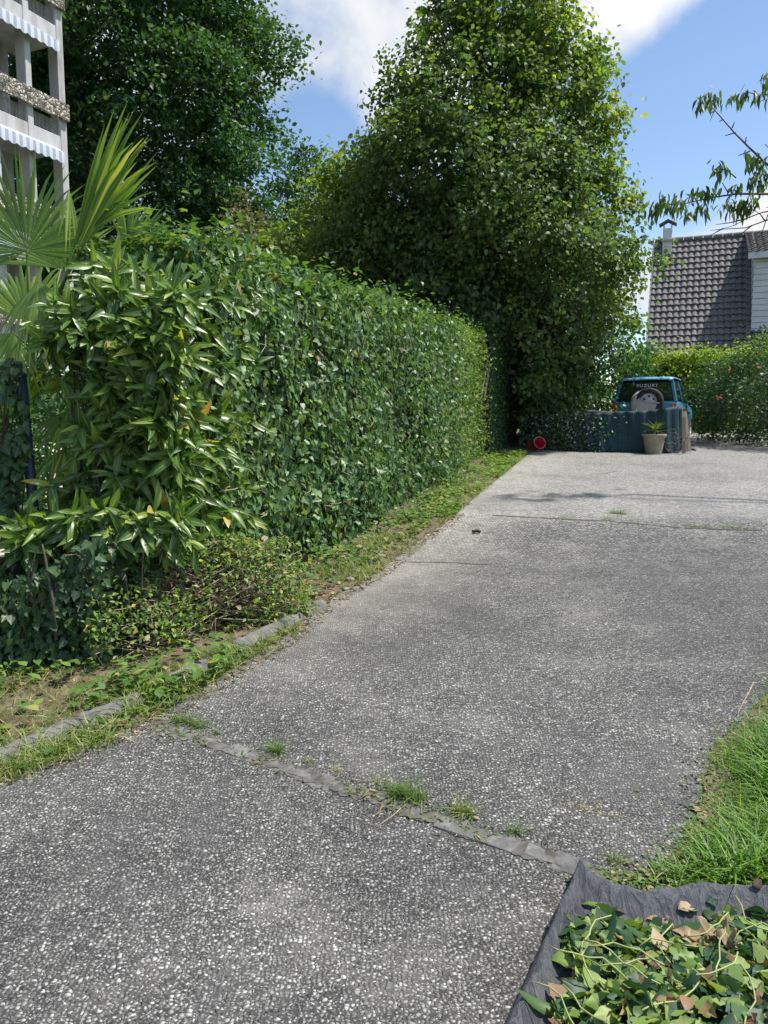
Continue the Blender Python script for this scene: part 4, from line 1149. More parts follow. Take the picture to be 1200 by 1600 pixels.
# stems fan out from the base
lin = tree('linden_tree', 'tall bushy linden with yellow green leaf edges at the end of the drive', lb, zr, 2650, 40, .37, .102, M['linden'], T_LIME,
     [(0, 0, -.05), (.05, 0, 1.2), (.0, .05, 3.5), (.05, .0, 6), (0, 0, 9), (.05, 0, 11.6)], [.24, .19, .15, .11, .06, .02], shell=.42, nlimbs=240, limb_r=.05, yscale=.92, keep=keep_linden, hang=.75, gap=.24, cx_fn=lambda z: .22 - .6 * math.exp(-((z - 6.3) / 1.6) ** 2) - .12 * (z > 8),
     var_fn=lambda p: -.12 + .22 * np.clip((p[:, 2] - 3.5) / 6, -.6, 1) + .12 * np.clip(p[:, 0] / 3, -.8, 1))  # leaf tone paler up and right, darker low left: sun and shade painted in
mb = MB()
for i in range(11):
    a = random.uniform(0, 6.28); sp_ = random.uniform(.4, 1.5)
    mb = MB(); mb.tube([Vector((.15 * math.cos(a), .15 * math.sin(a), 0)), Vector((.4 * sp_ * math.cos(a), .4 * sp_ * math.sin(a), 2.5)), Vector((.75 * sp_ * math.cos(a), .75 * sp_ * math.sin(a), 5.5)), Vector((sp_ * math.cos(a), sp_ * math.sin(a), 9))], [.10, .075, .05, .015], 7); mb.build('stem', M['bark'], lin, True)
# sprays that stick out past the outline
# oak on the left, behind the flats
ob = W(-8.3, 26.5)
zr = [(1.8, 2.6), (3.5, 3.9), (7, 4.25), (10, 4.3), (12.2, 4.55), (14, 4.3), (16, 4.0), (18, 2.6), (19, .8)]
tree('oak_tree', 'huge dark green oak at upper left beside the flats', ob, zr, 3300, 52, .55, .155, M['oak'], T_OVATE,
     [(-1.5, 0, -.05), (-1.55, 0, 4), (-1.7, 0, 8), (-2.2, 0, 11), (-1.6, 0, 15), (-1, 0, 17.5)], [.42, .34, .28, .2, .1, .03], shell=.45, nlimbs=120, limb_r=.10, hang=.3, flat=.6, gap=.46)
# trees in the gap between oak and linden
tree('dark_tree', 'small dark tree top between the oak and the linden', W(-3.1, 31), [(3, 1.4), (6, 2.2), (8, 1.9), (9.6, 1.1), (10.9, .3)], 420, 32, .5, .16, M['oak'], T_OVATE,
     [(0, 0, -.05), (0, 0, 5), (.1, 0, 10)], [.2, .14, .03], nlimbs=40, hang=.3)
tree('maple_tree', 'yellowish green maple left of the linden, above the ivy hedge', W(-1.25, 20.2), [(1.2, 1.4), (3.0, 2.0), (4.4, 1.9), (5.5, 1.45), (6.5, .8), (7.3, .2)], 640, 34, .42, .13, M['maple'], T_OVATE,
     [(0, 0, -.05), (0, 0, 3), (.1, 0, 7)], [.14, .1, .03], nlimbs=60, hang=.5, cx_fn=lambda z: .1 * (z - 3))
tree('bronze_shrub', 'brownish tinted small tree between the oak and the maple', W(-3.5, 21), [(1.2, .8), (3.5, 1.15), (5.0, .9), (6.3, .3)], 230, 30, .42, .10, M['bronze'], T_OVATE,
     [(0, 0, -.05), (0, 0, 3), (0, 0, 5.4)], [.09, .07, .02], nlimbs=40, hang=.4)
# shrub under the linden, behind the green net
tree('hazel_bush', 'dark leafy bush under the linden, behind the green net', W(4.4, 20.3), [(.1, 1.2), (.8, 1.8), (1.8, 2.1), (2.8, 1.7), (3.8, .9)], 420, 34, .42, .11, M['bush'], T_OVATE,
     [(0, 0, -.05), (0, 0, 1), (0, 0, 3)], [.08, .06, .02], nlimbs=60, hang=.8)
tree('leaning_bush', 'light green leafy bush hanging over the left side of the blue car', W(3.9, 21.4), [(.3, 1.2), (1.2, 1.6), (2.2, 1.7), (3.3, 1.4), (4.3, .8)], 400, 34, .40, .11, M['linden'], T_OVATE,
     [(0, 0, -.05), (0, 0, 1), (0, 0, 3.4)], [.08, .06, .02], nlimbs=50, hang=.7, var_fn=lambda p: .22 + 0 * p[:, 0])
tree('added_shrub', 'added dark shrub behind the fan palm that darkens the gaps', W(-4.6, 8.6), [(.05, .8), (.5, 1.1), (1.1, 1.2), (1.6, .9), (1.95, .3)], 260, 26, .3, .09, M['bush'], T_OVATE,
     [(0, 0, -.05), (0, 0, .5), (0, 0, 1.3)], [.06, .05, .02], nlimbs=30, limb_r=.02, hang=.4)  # shrub added behind the palm so the gaps between fronds turn darker
# trees beyond the plots
for i, (x, y, h, r) in enumerate([(-1.5, 44, 8.0, 4.2), (4.5, 46, 7.0, 4.2), (-16, 40, 11, 5), (11, 52, 6.0, 3.6), (-9, 42, 8, 4.5), (30, 50, 7, 5)]):
    tree('distant_tree', 'dark tree far behind the hedge, seen only through gaps', W(x, y), [(.6, r * .7), (h * .35, r), (h * .7, r * .8), (h, r * .2)], 330, 30, .9, .30, M['oak'], T_RHOMB,
         [(0, 0, -.05), (0, 0, h * .4), (0, 0, h * .85)], [.25, .2, .04], nlimbs=24, limb_r=.09, group='trees far behind the hedge')

# cherry tree at the right, trunk out of frame
cb = W(8.0, 9.6)
cherry = empty('cherry_tree', cb, 'cherry tree reaching in from the right with drooping leaf clusters', 'tree')
mbb = MB(); mbt = MB()
fork = Vector((.05, 0, 3.0))
mbb.tube([Vector((0, 0, -.05)), Vector((.04, .02, 1.4)), fork], [.19, .16, .14], 10)
mbb.build('trunk', M['bark_red'], cherry, True)
CY = 10.5
K = CY / 6.0
def cpt(u, v, Y=6.0): return at(u, v, Y * K) - cb
mbb = MB()
lim = [cpt(1290, 330, 6.0), cpt(1240, 285, 6.1), cpt(1200, 258), cpt(1172, 232), cpt(1148, 208), cpt(1122, 178), cpt(1108, 163)]
mbb.tube([fork] + lim, [.05, .020, .017, .015, .012, .009, .007, .004], 8)
lim2 = [cpt(1290, 330, 6.0), cpt(1250, 320, 6.1), cpt(1200, 303), cpt(1150, 303), cpt(1110, 309), cpt(1070, 318), cpt(1025, 322)]
mbb.tube([lim2[0]] + lim2[1:], [.020, .018, .016, .013, .010, .007, .004], 8)
lim3 = [fork, cpt(1300, 190, 5.9), cpt(1250, 120, 6.2), cpt(1205, 130), cpt(1193, 140)]
mbb.tube(lim3, [.05, .022, .016, .010, .006], 8)
# limbs of the unseen part of the crown
for (dx_, dy_, dz_) in ((1.6, .6, 2.4), (1.0, -1.0, 2.7), (.6, 1.6, 2.6), (1.9, -.3, 1.8), (.2, .3, 3.2)):
    e = fork + Vector((dx_, dy_, dz_)); mbb.tube([fork, fork.lerp(e, .5) + Vector((0, 0, .2)), e], [.12, .06, .015], 7)
mbb.build('limb', M['bark_red'], cherry, True)
clC = []
cl_px = [(1092, 160), (1100, 156), (1112, 150), (1122, 152), (1150, 150), (1165, 143), (1180, 146), (1196, 140), (1208, 108), (1200, 120), (1212, 150),
         (1172, 240), (1180, 246), (1190, 250), (1122, 262), (1128, 266), (1195, 272), (1180, 275), (1168, 283), (1150, 290), (1188, 290), (1205, 265), (1210, 290),
         (1100, 300), (1085, 303), (1115, 297), (1132, 320), (1150, 322), (1165, 315), (1142, 312), (1045, 318), (1055, 310), (1065, 318), (1072, 330), (1085, 328), (1028, 318), (1018, 326), (1100, 322), (1160, 325), (1175, 310), (960, 385), (1036, 312)]
for (u, v) in cl_px:
    if u < 1000: continue
    clC.append(np.array(cpt(u, v, 6.0 + rng.normal(0, .12))))
for e in range(150):
    a = rng.random() * 6.28; r = .5 + 1.6 * rng.random()
    c = np.array([3.2 + r * math.cos(a), r * math.sin(a), 4.6 + rng.normal(0, .8)])
    clC.append(c)
clC = np.array(clC)
k = 11; N = len(clC) * k; idx = np.repeat(np.arange(len(clC)), k)
a = rng.random(N) * 6.28
d = np.stack([np.cos(a) * .6, np.sin(a) * .6, -.75 + rng.normal(0, .25, N)], 1)
n = np.stack([np.cos(a) * .8, np.sin(a) * .8, .55 + 0 * a], 1) + rng.normal(0, .25, (N, 3))
scatter('foliage', T_LONG, clC[idx] + rng.normal(0, .045, (N, 3)), d, n,   .145 * (.7 + .6 * rng.random(N)), M['cherry'], cherry)
for i, (u, v) in enumerate(cl_px):
    pass
# spurs and bare twigs
for (u, v, u2, v2) in ((1117, 172, 1110, 178), (1130, 186, 1124, 190), (1150, 207, 1133, 212), (1144, 200, 1148, 190), (1165, 222, 1166, 214), (1172, 236, 1154, 243), (1150, 278, 1136, 266), (1137, 300, 1128, 285), (1210, 240, 1195, 225)):
    mbt.tube([cpt(u, v), cpt(u2, v2)], [.009, .005], 5)
for px in (((1230, 325), (1190, 332), (1165, 342), (1148, 352), (1130, 357)), ((1230, 335), (1195, 345), (1165, 356), (1130, 358), (1110, 360)), ((1225, 320), (1200, 335), (1190, 365), (1180, 380)),
           ((1165, 342), (1140, 348), (1118, 351)), ((1195, 345), (1188, 335), (1176, 326)), ((1215, 330), (1206, 322), (1196, 325)), ((1175, 352), (1160, 364), (1145, 372)), ((1130, 357), (1120, 362), (1110, 368)),
           ((1205, 375), (1190, 382), (1180, 400))):
    pts = [cpt(u, v, 6.1) for u, v in px]
    mbt.tube(pts, [.011 - .008 * i / (len(pts) - 1) for i in range(len(pts))], 5)
mbt.tube([fork, cpt(1290, 330, 6.0), cpt(1230, 325, 6.1)], [.07, .035, .012], 6)
for (u, v) in ((1092, 160), (1122, 262), (1100, 300), (1132, 320), (1045, 318), (1165, 143)):
    mbt.tube([cpt(u + 14, v + 4), cpt(u, v)], [.009, .005], 4)
mbt.build('twigs', M['bark_red'], cherry, True)['kind'] = 'stuff'

# ------------------------------------------------------------------ hedge and bush on the right
gh0 = np.array([7.2, 24.0, 0.]); 
hedge('garden_hedge', 0, 0, 1.3, 2.25, 'tall hedge with sunny yellow green top in front of the house', 'hedge', M['goldhedge'], T_OVATE, .09, 800, .10, jitter=.10, tips_down=-.5, rough_top=.16,
      axis=(gh0, np.array([.985, -.174, 0.]), np.array([-.174, -.985, 0.]), 8.5))
bb = W(9.75, 18.6)
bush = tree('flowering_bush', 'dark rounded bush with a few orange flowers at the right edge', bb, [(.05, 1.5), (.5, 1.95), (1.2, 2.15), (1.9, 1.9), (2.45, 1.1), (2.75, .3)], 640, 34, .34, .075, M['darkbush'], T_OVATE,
     [(0, 0, -.05), (0, 0, .6), (0, 0, 1.6)], [.07, .05, .02], shell=.6, nlimbs=50, limb_r=.03, hang=.3, var_fn=lambda p: .40 * np.clip((p[:, 2] - 1.7), 0, 1))  # leaves paler towards the top, sunlight put into the leaf colour
bush['category'] = 'bush'
for (u, v) in ((1139, 578), (1187, 573), (1122, 622)):
    c = np.array(at(u, v, 16.7) - bb)
    fpos = c + rng.normal(0, .018, (7, 3)); fd = rnd_dir(7) + np.array([0, -.5, .2])
    scatter('flower', T_OVATE, fpos, fd, rnd_dir(7) + np.array([0, -.6, .3]), .05, M['flower'], bush)

# ------------------------------------------------------------------ block of flats, upper left
def striped(name):
    m, t, o = new_mat(name)
    tcn = t.n.new('ShaderNodeTexCoord'); sep = t.n.new('ShaderNodeSeparateXYZ'); t.l.new(tcn.outputs['Object'], sep.inputs[0])
    w = t.math('FRACT', t.math('MULTIPLY', sep.outputs[0], 5.2))
    f = t.smooth(t.math('ABSOLUTE', t.math('SUBTRACT', w, .5)), .22, .26)
    c = t.mix(f, (.30, .36, .47), (.58, .59, .61))
    p = t.add('ShaderNodeBsdfPrincipled', Base__Color=c, Roughness=.85); t.l.new(p.outputs[0], o.inputs[0])
    return m
def pebbledash(name):
    m, t, o = new_mat(name)
    tcn = t.n.new('ShaderNodeTexCoord')
    v = t.add('ShaderNodeTexVoronoi', Vector=tcn.outputs['Object'], Scale=17.0)
    e = t.add('ShaderNodeTexVoronoi', Vector=tcn.outputs['Object'], Scale=17.0); e.feature = 'DISTANCE_TO_EDGE'
    sc = t.n.new('ShaderNodeSeparateColor'); t.l.new(v.outputs['Color'], sc.inputs[0])
    c = t.ramp(sc.outputs[0], [(0, (.05, .045, .04)), (.35, (.16, .14, .11)), (.65, (.34, .31, .24)), (.85, (.60, .56, .46))])
    c = t.mix(t.smooth(e.outputs[0], .02, .09), (.03, .028, .028), c)
    p = t.add('ShaderNodeBsdfPrincipled', Base__Color=c, Roughness=.8)
    b = t.add('ShaderNodeBump', Strength=.8, Distance=.02, Height=t.smooth(e.outputs[0], 0, .25)); t.l.new(b.outputs[0], p.inputs['Normal'])
    t.l.new(p.outputs[0], o.inputs[0])
    return m
M['stripe'] = striped('striped_awning'); M['pebble'] = pebbledash('pebble_panel')
bend = at(108, 250, 20.0)                       # right end of the facade
fdir = Vector((-.395, -.919, 0))                # along the facade toward the camera, to the left
fl = empty('apartment_building', (bend.x, bend.y, gz(20)), 'white concrete block of flats with striped awnings at upper left', 'building', rz=math.atan2(fdir.y, fdir.x))
# local: x along the facade (0 at the right end), -y... find which side faces the drive
# local +y = rotate fdir by 90deg ccw = (.919,-.395) = toward the drive
def zat(u, v, Y): return at(u, v, Y).z - gz(20)
z_b = zat(105, 192, 20.0); z_pt = zat(105, 166, 20.0); st_h = zat(105, 20, 20.0) - z_b
levels = [z_b + k * st_h for k in (-4, -3, -2, -1, 0, 1, 2) if z_b + k * st_h > .9]
LEN = 9.0; DEP = 3.4
H_top = levels[-1] + st_h * .9
mbw = MB()
colx = [.12, 1.12, 2.12] + [3.4, 4.6, 5.8, 7.0, 8.2]
for i, x in enumerate(colx):
    w_ = .20 if i != 1 else .17
    mb = MB(); mb.box((x, -.16, H_top / 2), (w_, .30, H_top)); mb.build('column', M['white'], fl, bevel=.012)
for x in (.6, 3.0, 5.4, 7.8):
    mb = MB(); mb.box((x, -1.45, H_top / 2), (.22, .22, H_top)); mb.build('rear_column', M['white'], fl, bevel=.012)
gr_bars = noise_mat('grille_metal', [(.3, (.25, .24, .22)), (.7, (.4, .39, .36))], 9, 3, .6, 0)
ph = z_pt - z_b
for z in levels:
    mb = MB(); mb.box((LEN / 2 + .01, .055, z + ph / 2), (LEN, .09, ph)); mb.build('pebble_panel', M['pebble'], fl, bevel=.01)
    zb0 = z - .74
    mb = MB(); mb.box((LEN / 2, -.145, zb0 + .17), (LEN - .04, .24, .36)); mb.build('beam', M['white'], fl, bevel=.01)
    mb = MB(); mb.box((LEN / 2, -.95, zb0 + .1), (LEN - .06, 1.32, .16)); mb.build('floor_slab', M['white'], fl)
    mb = MB(); zg = zb0 + .40
    for k in range(9): mb.box((LEN / 2, -.10, zg + .02 + k * .035), (LEN - .1, .012, .012))
    for k in range(80): mb.box((.1 + k * (LEN - .2) / 79, -.115, zg + .15), (.010, .012, .34))
    mb.build('grille', gr_bars, fl)
    # awning: sloping cloth and scalloped valance hung from the beam above
    za = z - .86
    x0, x1 = (.36, 2.9)
    mb = MB()
    nq = 60; vs = []; fs = []
    for i in range(nq + 1):
        x = x0 + (x1 - x0) * i / nq
        sc_ = abs(math.sin(math.pi * i / nq * 11))
        for (yy, zz) in ((-.02, za + .16), (.20, za + .02), (.205, za - .10), (.205, za - .20 - .05 * sc_)):
            vs.append((x, yy, zz))
    for i in range(nq):
        for k in range(3): a = i * 4 + k; fs.append((a, a + 1, a + 5, a + 4))
    mb.add(vs, fs); mb.build('awning', M['stripe'], fl, solid=.006)
    mb = MB(); mb.box((2.55, -1.62, z - 1.2 - .5), (1.1, .05, 1.0)); mb.build('shutter', M['darkrecess'], fl)
mb = MB(); mb.box((5.6, -1.75, H_top / 2), (6.6, .2, H_top)); mb.box((5.6, -5.0, H_top / 2), (6.6, .2, H_top)); mb.box((8.8, -3.4, H_top / 2), (.2, 3.1, H_top)); mb.box((2.4, -3.4, H_top / 2), (.2, 3.1, H_top))
mb.build('wall', M['white'], fl)
mb = MB(); mb.box((LEN / 2, -2.4, H_top + .12), (LEN + .3, 5.3, .22)); mb.build('roof', M['white'], fl)

# ------------------------------------------------------------------ house at the right
def tile_mat():
    m, t, o = new_mat('weathered_tile')
    tcn = t.n.new('ShaderNodeTexCoord')
    n = t.add('ShaderNodeTexNoise', Vector=tcn.outputs['Object'], Scale=2.2, Detail=8.0, Roughness=.7)
    n2 = t.add('ShaderNodeTexNoise', Vector=tcn.outputs['Object'], Scale=13.0, Detail=5.0, Roughness=.7)
    c = t.ramp(n2.outputs[0], [(.28, (.075, .068, .067)), (.5, (.155, .142, .138)), (.72, (.27, .25, .24))])
    sep = t.n.new('ShaderNodeSeparateXYZ'); t.l.new(tcn.outputs['Object'], sep.inputs[0])
    st = t.math('MULTIPLY', t.smooth(sep.outputs[0], 2.0, 3.7), t.smooth(n.outputs[0], .36, .62))
    st = t.math('MULTIPLY', st, t.math('SUBTRACT', 1.0, t.smooth(sep.outputs[2], 3.4, 5.2)))
    c = t.mix(t.math('MULTIPLY', st, .75), c, (.03, .029, .033))
    p = t.add('ShaderNodeBsdfPrincipled', Base__Color=c, Roughness=.85); t.l.new(p.outputs[0], o.inputs[0])
    return m
M['tile'] = tile_mat()
M['clad'] = noise_mat('white_cladding', [(.3, (.56, .58, .60)), (.7, (.70, .71, .73))], 2.0, 7, .6, .1)
M['gutter'] = noise_mat('grey_gutter', [(.3, (.36, .36, .34)), (.7, (.5, .5, .48))], 4, 5, .55, 0)
M['darkwall'] = noise_mat('dark_wall', [(.3, (.018, .018, .022)), (.7, (.04, .04, .045))], 5, 6, .8, .2)  # plain dark tone for the long walls below the eaves
eL = at(1010, 552, 31.0)
edir = Vector((.93, -.367, 0)).normalized()
hz0 = gz(31)
house = empty('house', (eL.x, eL.y, hz0), 'house with steep dark tiled roof and white clad dormer at right', 'house', rz=math.atan2(edir.y, edir.x))
EZ = eL.z - hz0
ridge = at(1014, 381, 34.1).z - hz0
RUN = 3.1; RISE = ridge - EZ; HL = 11.0
sl = Vector((0, RUN, RISE)); sll = sl.length; sn = sl.normalized(); up_n = Vector((0, -RISE, RUN)).normalized()
def tiled(name, x0, x1, org, su, n_up, ln, tw=.235, rows=None):
    row = .31; rows = int(ln / row) + 1
    nx = int((x1 - x0) / tw * 6) + 1
    vs = []; fs = []
    for r_ in range(rows):
        lo = r_ * row; hi = min(ln, (r_ + 1) * row + .02)
        if lo >= ln: break
        b = len(vs)
        for (q, lift) in ((lo, -.02), (lo, .075), (hi, .012)):
            for i in range(nx + 1):
                x = x0 + (x1 - x0) * i / nx
                ph_ = ((x - x0) / tw) % 1.0
                wv = .026 * math.sin(2 * math.pi * ph_) + (.012 if ph_ > .86 else 0)
                p = Vector(org) + Vector((x, 0, 0)) + su * (q - (.006 * math.sin(2 * math.pi * ph_ + 1) if lift == .075 else 0)) + n_up * (lift + wv + .006 * math.sin(i * 12.9 + r_ * 78.2))
                vs.append(p)
        w_ = nx + 1
        for k in range(2):
            for i in range(nx): a = b + k * w_ + i; fs.append((a, a + 1, a + w_ + 1, a + w_))
    mb = MB(); mb.add(vs, fs)
    return mb.build(name, M['tile'], house)
DX0 = 3.75
tiled('roof', 0, HL, (0, -.25, EZ - .25 * RISE / RUN), sn, up_n, sll + .25 * 1.9)
mb = MB()      # back slope
mb.add([(0, RUN, ridge), (HL, RUN, ridge), (HL, RUN * 2 + .25, EZ - .3), (0, RUN * 2 + .25, EZ - .3)], [(0, 1, 2, 3)]); mb.build('rear_roof', M['tile'], house, solid=.06)
mb = MB()      # ridge caps
for i in range(int(HL / .38)):
    x = .02 + i * .38; mb.lathe([(.115, x), (.125, x + .36)], 12, (0, RUN, ridge + .03), 'X')
mb.build('ridge_tile', M['tile'], house, True)
mb = MB()      # verge board
mb.hexa([Vector((-.06, -.28, EZ - .55)), Vector((-.015, -.28, EZ - .55)), Vector((-.015, RUN, ridge - .2)), Vector((-.06, RUN, ridge - .2)), Vector((-.06, -.28, EZ - .35)), Vector((-.015, -.28, EZ - .35)), Vector((-.015, RUN, ridge + .06)), Vector((-.06, RUN, ridge + .06))])
mb.build('verge_board', M['gutter'], house)
mb = MB()
prof = []
n = 10
vs = []; fs = []
for i in range(2):
    for j in range(n + 1):
        a = math.pi + math.pi * j / n
        vs.append((.1 + i * (HL - .1), -.42 + .085 * math.cos(a), EZ - .50 + .085 * math.sin(a)))
for j in range(n): fs.append((j, j + 1, n + 2 + j, n + 1 + j))
mb.add(vs, fs); mb.box((HL / 2, -.30, EZ - .53), (HL - .1, .03, .17)); mb.build('gutter', M['gutter'], house, solid=.008)
mb = MB(); mb.box((HL / 2, .15, (EZ - .45) / 2), (HL - .3, .25, EZ - .45)); mb.box((HL / 2, RUN * 2 - .15, (EZ - .45) / 2), (HL - .3, .25, EZ - .45))
mb.build('front_wall', M['darkwall'], house)
mb = MB(); 
for x in (.12, HL - .12):
    mb.add([(x, .0, 0), (x, RUN * 2, 0), (x, RUN * 2, EZ - .1), (x, RUN, ridge - .12), (x, 0, EZ - .1)], [(0, 1, 2, 3, 4)])
mb.build('gable_wall', M['clad'], house, solid=.12)
# dormer
D1 = 8.6; yF = .42
zF0 = EZ + yF * RISE / RUN - .05; zF1 = at(1180, 402, 30.2).z - hz0
dz = zF1 - zF0
mb = MB(); nb = 13; bh = dz / nb
for i in range(nb):
    z0 = zF0 + i * bh
    mb.hexa([Vector((DX0, yF - .018, z0)), Vector((D1, yF - .018, z0)), Vector((D1, yF + .05, z0)), Vector((DX0, yF + .05, z0)), Vector((DX0, yF, z0 + bh - .012)), Vector((D1, yF, z0 + bh - .012)), Vector((D1, yF + .05, z0 + bh - .012)), Vector((DX0, yF + .05, z0 + bh - .012))])
mb.box(((DX0 + D1) / 2, yF + .08, (zF0 + zF1) / 2), (D1 - DX0 - .04, .06, dz)); 
mb.build('dormer_front', M['clad'], house)
for (xs_, sg) in ((DX0, -1), (D1, 1)):
    mb = MB()
    nb2 = 15; bh2 = (ridge - zF0) / nb2
    for i in range(nb2):
        z0 = zF0 + i * bh2; z1 = z0 + bh2 - .012
        ya = yF if z0 < zF1 else yF + (z0 - zF1) / (ridge - zF1) * (RUN - yF)
        yb = min(RUN, (z0 - EZ) * RUN / RISE + .12)
        if yb - ya < .03: yb = ya + .03
        xo = xs_ + sg * .02
        mb.hexa([Vector((xo, ya, z0)), Vector((xs_ - sg * .03, ya, z0)), Vector((xs_ - sg * .03, yb, z0)), Vector((xo, yb, z0)), Vector((xs_, ya, z1)), Vector((xs_ - sg * .03, ya, z1)), Vector((xs_ - sg * .03, yb, z1)), Vector((xs_, yb, z1))])
    mb.build('dormer_cheek', M['clad'], house)
dsl = Vector((0, RUN - (yF - .3), ridge + .04 - (zF1 + .06))); 
tiled('dormer_roof', DX0 - .25, D1 + .25, (0, yF - .3, zF1 + .06), dsl.normalized(), Vector((0, -dsl.z, dsl.y)).normalized(), dsl.length)
mb = MB(); mb.box(((DX0 + D1) / 2, yF - .31, zF1 - .02), (D1 - DX0 + .5, .04, .22)); mb.build('dormer_fascia', M['clad'], house)
mb = MB()  # corner tile strip beside the cheek
for i in range(18):
    q = i / 18 * (sll - .3) + .5
    p = Vector((DX0 - .10, 0, EZ)) + sn * q + up_n * .09
    mb.box(p, (.17, .30, .05), Matrix.Rotation(math.atan2(RISE, RUN) - .1, 3, 'X'))
mb.build('flashing_tile', M['tile'], house)
# dormer window, just out of frame to the right
mb = MB(); mb.box((6.2, yF - .035, zF0 + dz * .55), (1.5, .05, 1.2)); wnd = mb.build('dormer_window', M['clad'], house)
glassm = noise_mat('window_glass', [(.3, (.02, .025, .03)), (.7, (.03, .035, .04))], 2, 2, .08, 0)
mb = MB(); mb.box((6.2, yF - .065, zF0 + dz * .55), (1.3, .02, 1.0)); mb.build('pane', glassm, wnd)
# chimney
mb = MB(); cx_ = .52; mb.box((cx_, RUN - .25, ridge - .30), (.36, .40, 1.5))
chim = mb.build('chimney', M['clad'], house, bevel=.01)
mb = MB(); mb.box((cx_, RUN - .25, ridge - .05), (.48, .54, .07)); mb.build('flashing', M['gutter'], chim)
mb = MB()
for sg in (-1, 1):
    mb.box((cx_ + sg * .155, RUN - .25, ridge + .45 + .09), (.035, .33, .2))
    mb.box((cx_ + sg * .165, RUN - .25, ridge + .70), (.40, .50, .045), Matrix.Rotation(sg * .50, 3, 'Y'))
mb.build('chimney_cap', M['tile'], chim)

# ------------------------------------------------------------------ car behind the net
def paint(name, c, rough=.35):
    m, t, o = new_mat(name)
    tcn = t.n.new('ShaderNodeTexCoord')
    n = t.add('ShaderNodeTexNoise', Vector=tcn.outputs['Object'], Scale=5.0, Detail=6.0, Roughness=.7)
    col = t.mix(t.math('MULTIPLY', t.smooth(n.outputs[0], .45, .75), .35), c, (.22, .24, .22))
    rr = t.math('MULTIPLY_ADD', n.outputs[0], .3, rough - .1)
    p = t.add('ShaderNodeBsdfPrincipled', Base__Color=col, Roughness=rr); p.inputs['Coat Weight'].default_value = .3
    t.l.new(p.outputs[0], o.inputs[0]); return m
M['blue'] = paint('teal_blue_paint', (.018, .20, .34)); M['rubber'] = noise_mat('tyre_rubber', [(.3, (.012, .012, .013)), (.7, (.03, .03, .032))], 12, 5, .8, .3)
M['blacktrim'] = noise_mat('black_plastic', [(.3, (.012, .012, .013)), (.7, (.025, .025, .026))], 9, 4, .55, .1)
M['rim'] = noise_mat('silver_rim', [(.3, (.45, .45, .46)), (.7, (.62, .62, .63))], 8, 4, .4, 0, .2)
M['cover'] = noise_mat('faded_wheel_cover', [(.3, (.34, .31, .31)), (.7, (.52, .49, .49))], 5, 7, .6, .1)
M['lamp'] = noise_mat('red_orange_lens', [(.3, (.45, .05, .015)), (.7, (.60, .10, .03))], 6, 2, .25, 0)
M['steelbar'] = noise_mat('grey_bar', [(.3, (.22, .22, .23)), (.7, (.38, .38, .4))], 6, 4, .45, 0)
def glass_mat():
    m, t, o = new_mat('car_glass')
    p = t.add('ShaderNodeBsdfPrincipled', Base__Color=(.012, .016, .022, 1), Roughness=.06); p.inputs['IOR'].default_value = 2.1
    p.inputs['Coat Weight'].default_value = .6; p.inputs['Coat Roughness'].default_value = .03
    t.l.new(p.outputs[0], o.inputs[0]); return m
M['glass'] = glass_mat()
rc = at(1006, 640, 19.2)
car = empty('parked_car', W(rc.x, rc.y), 'small old blue four wheel drive parked behind the green net', 'car', rz=-R(28))
CL = 3.65; HW = .80
def carsec(y):
    pass
# lower body, lofted along y: (y, half width, z bottom, z top)
secs = [(0.0, .70, .50, .93), (.03, .76, .44, .985), (.12, .80, .40, 1.0), (.6, .81, .40, 1.0), (1.6, .81, .40, .99), (2.3, .80, .40, .97), (2.35, .80, .40, .965), (3.2, .77, .40, .90), (3.5, .74, .42, .86), (3.62, .66, .48, .78)]
vs = []; fs = []; nr = 12
for (y, hw, z0, z1) in secs:
    ring = [(-hw * .93, z0), (-hw, z0 + .10), (-hw * 1.01, (z0 + z1) / 2), (-hw * .985, z1 - .07), (-hw * .93, z1 - .012), (-hw * .8, z1), (hw * .8, z1), (hw * .93, z1 - .012), (hw * .985, z1 - .07), (hw * 1.01, (z0 + z1) / 2), (hw, z0 + .10), (hw * .93, z0)]
    vs += [(a, y, b) for a, b in ring]
for i in range(len(secs) - 1):
    for j in range(nr): fs.append((i * nr + j, i * nr + (j + 1) % nr, (i + 1) * nr + (j + 1) % nr, (i + 1) * nr + j))
fs.append(tuple(range(nr))); fs.append(tuple((len(secs) - 1) * nr + j for j in range(nr - 1, -1, -1)))
mb = MB(); mb.add(vs, fs)
mb.build('body', M['blue'], car, True).modifiers.new('b', 'EDGE_SPLIT').split_angle = R(38)
# cabin: pillars and roof (glass set behind)
ZR = 1.60
def cab(y, z):      # half width of the cabin at height z
    return .765 - (z - .98) * .24
b_l, b_r = -cab(0, 1), cab(0, 1)
R0, R1, F1, F0 = (.04, 1.0), (.20, 1.53), (1.62, 1.55), (2.25, .985)    # rear sill, rear roof, front roof, screen base (y, z)
mb = MB()
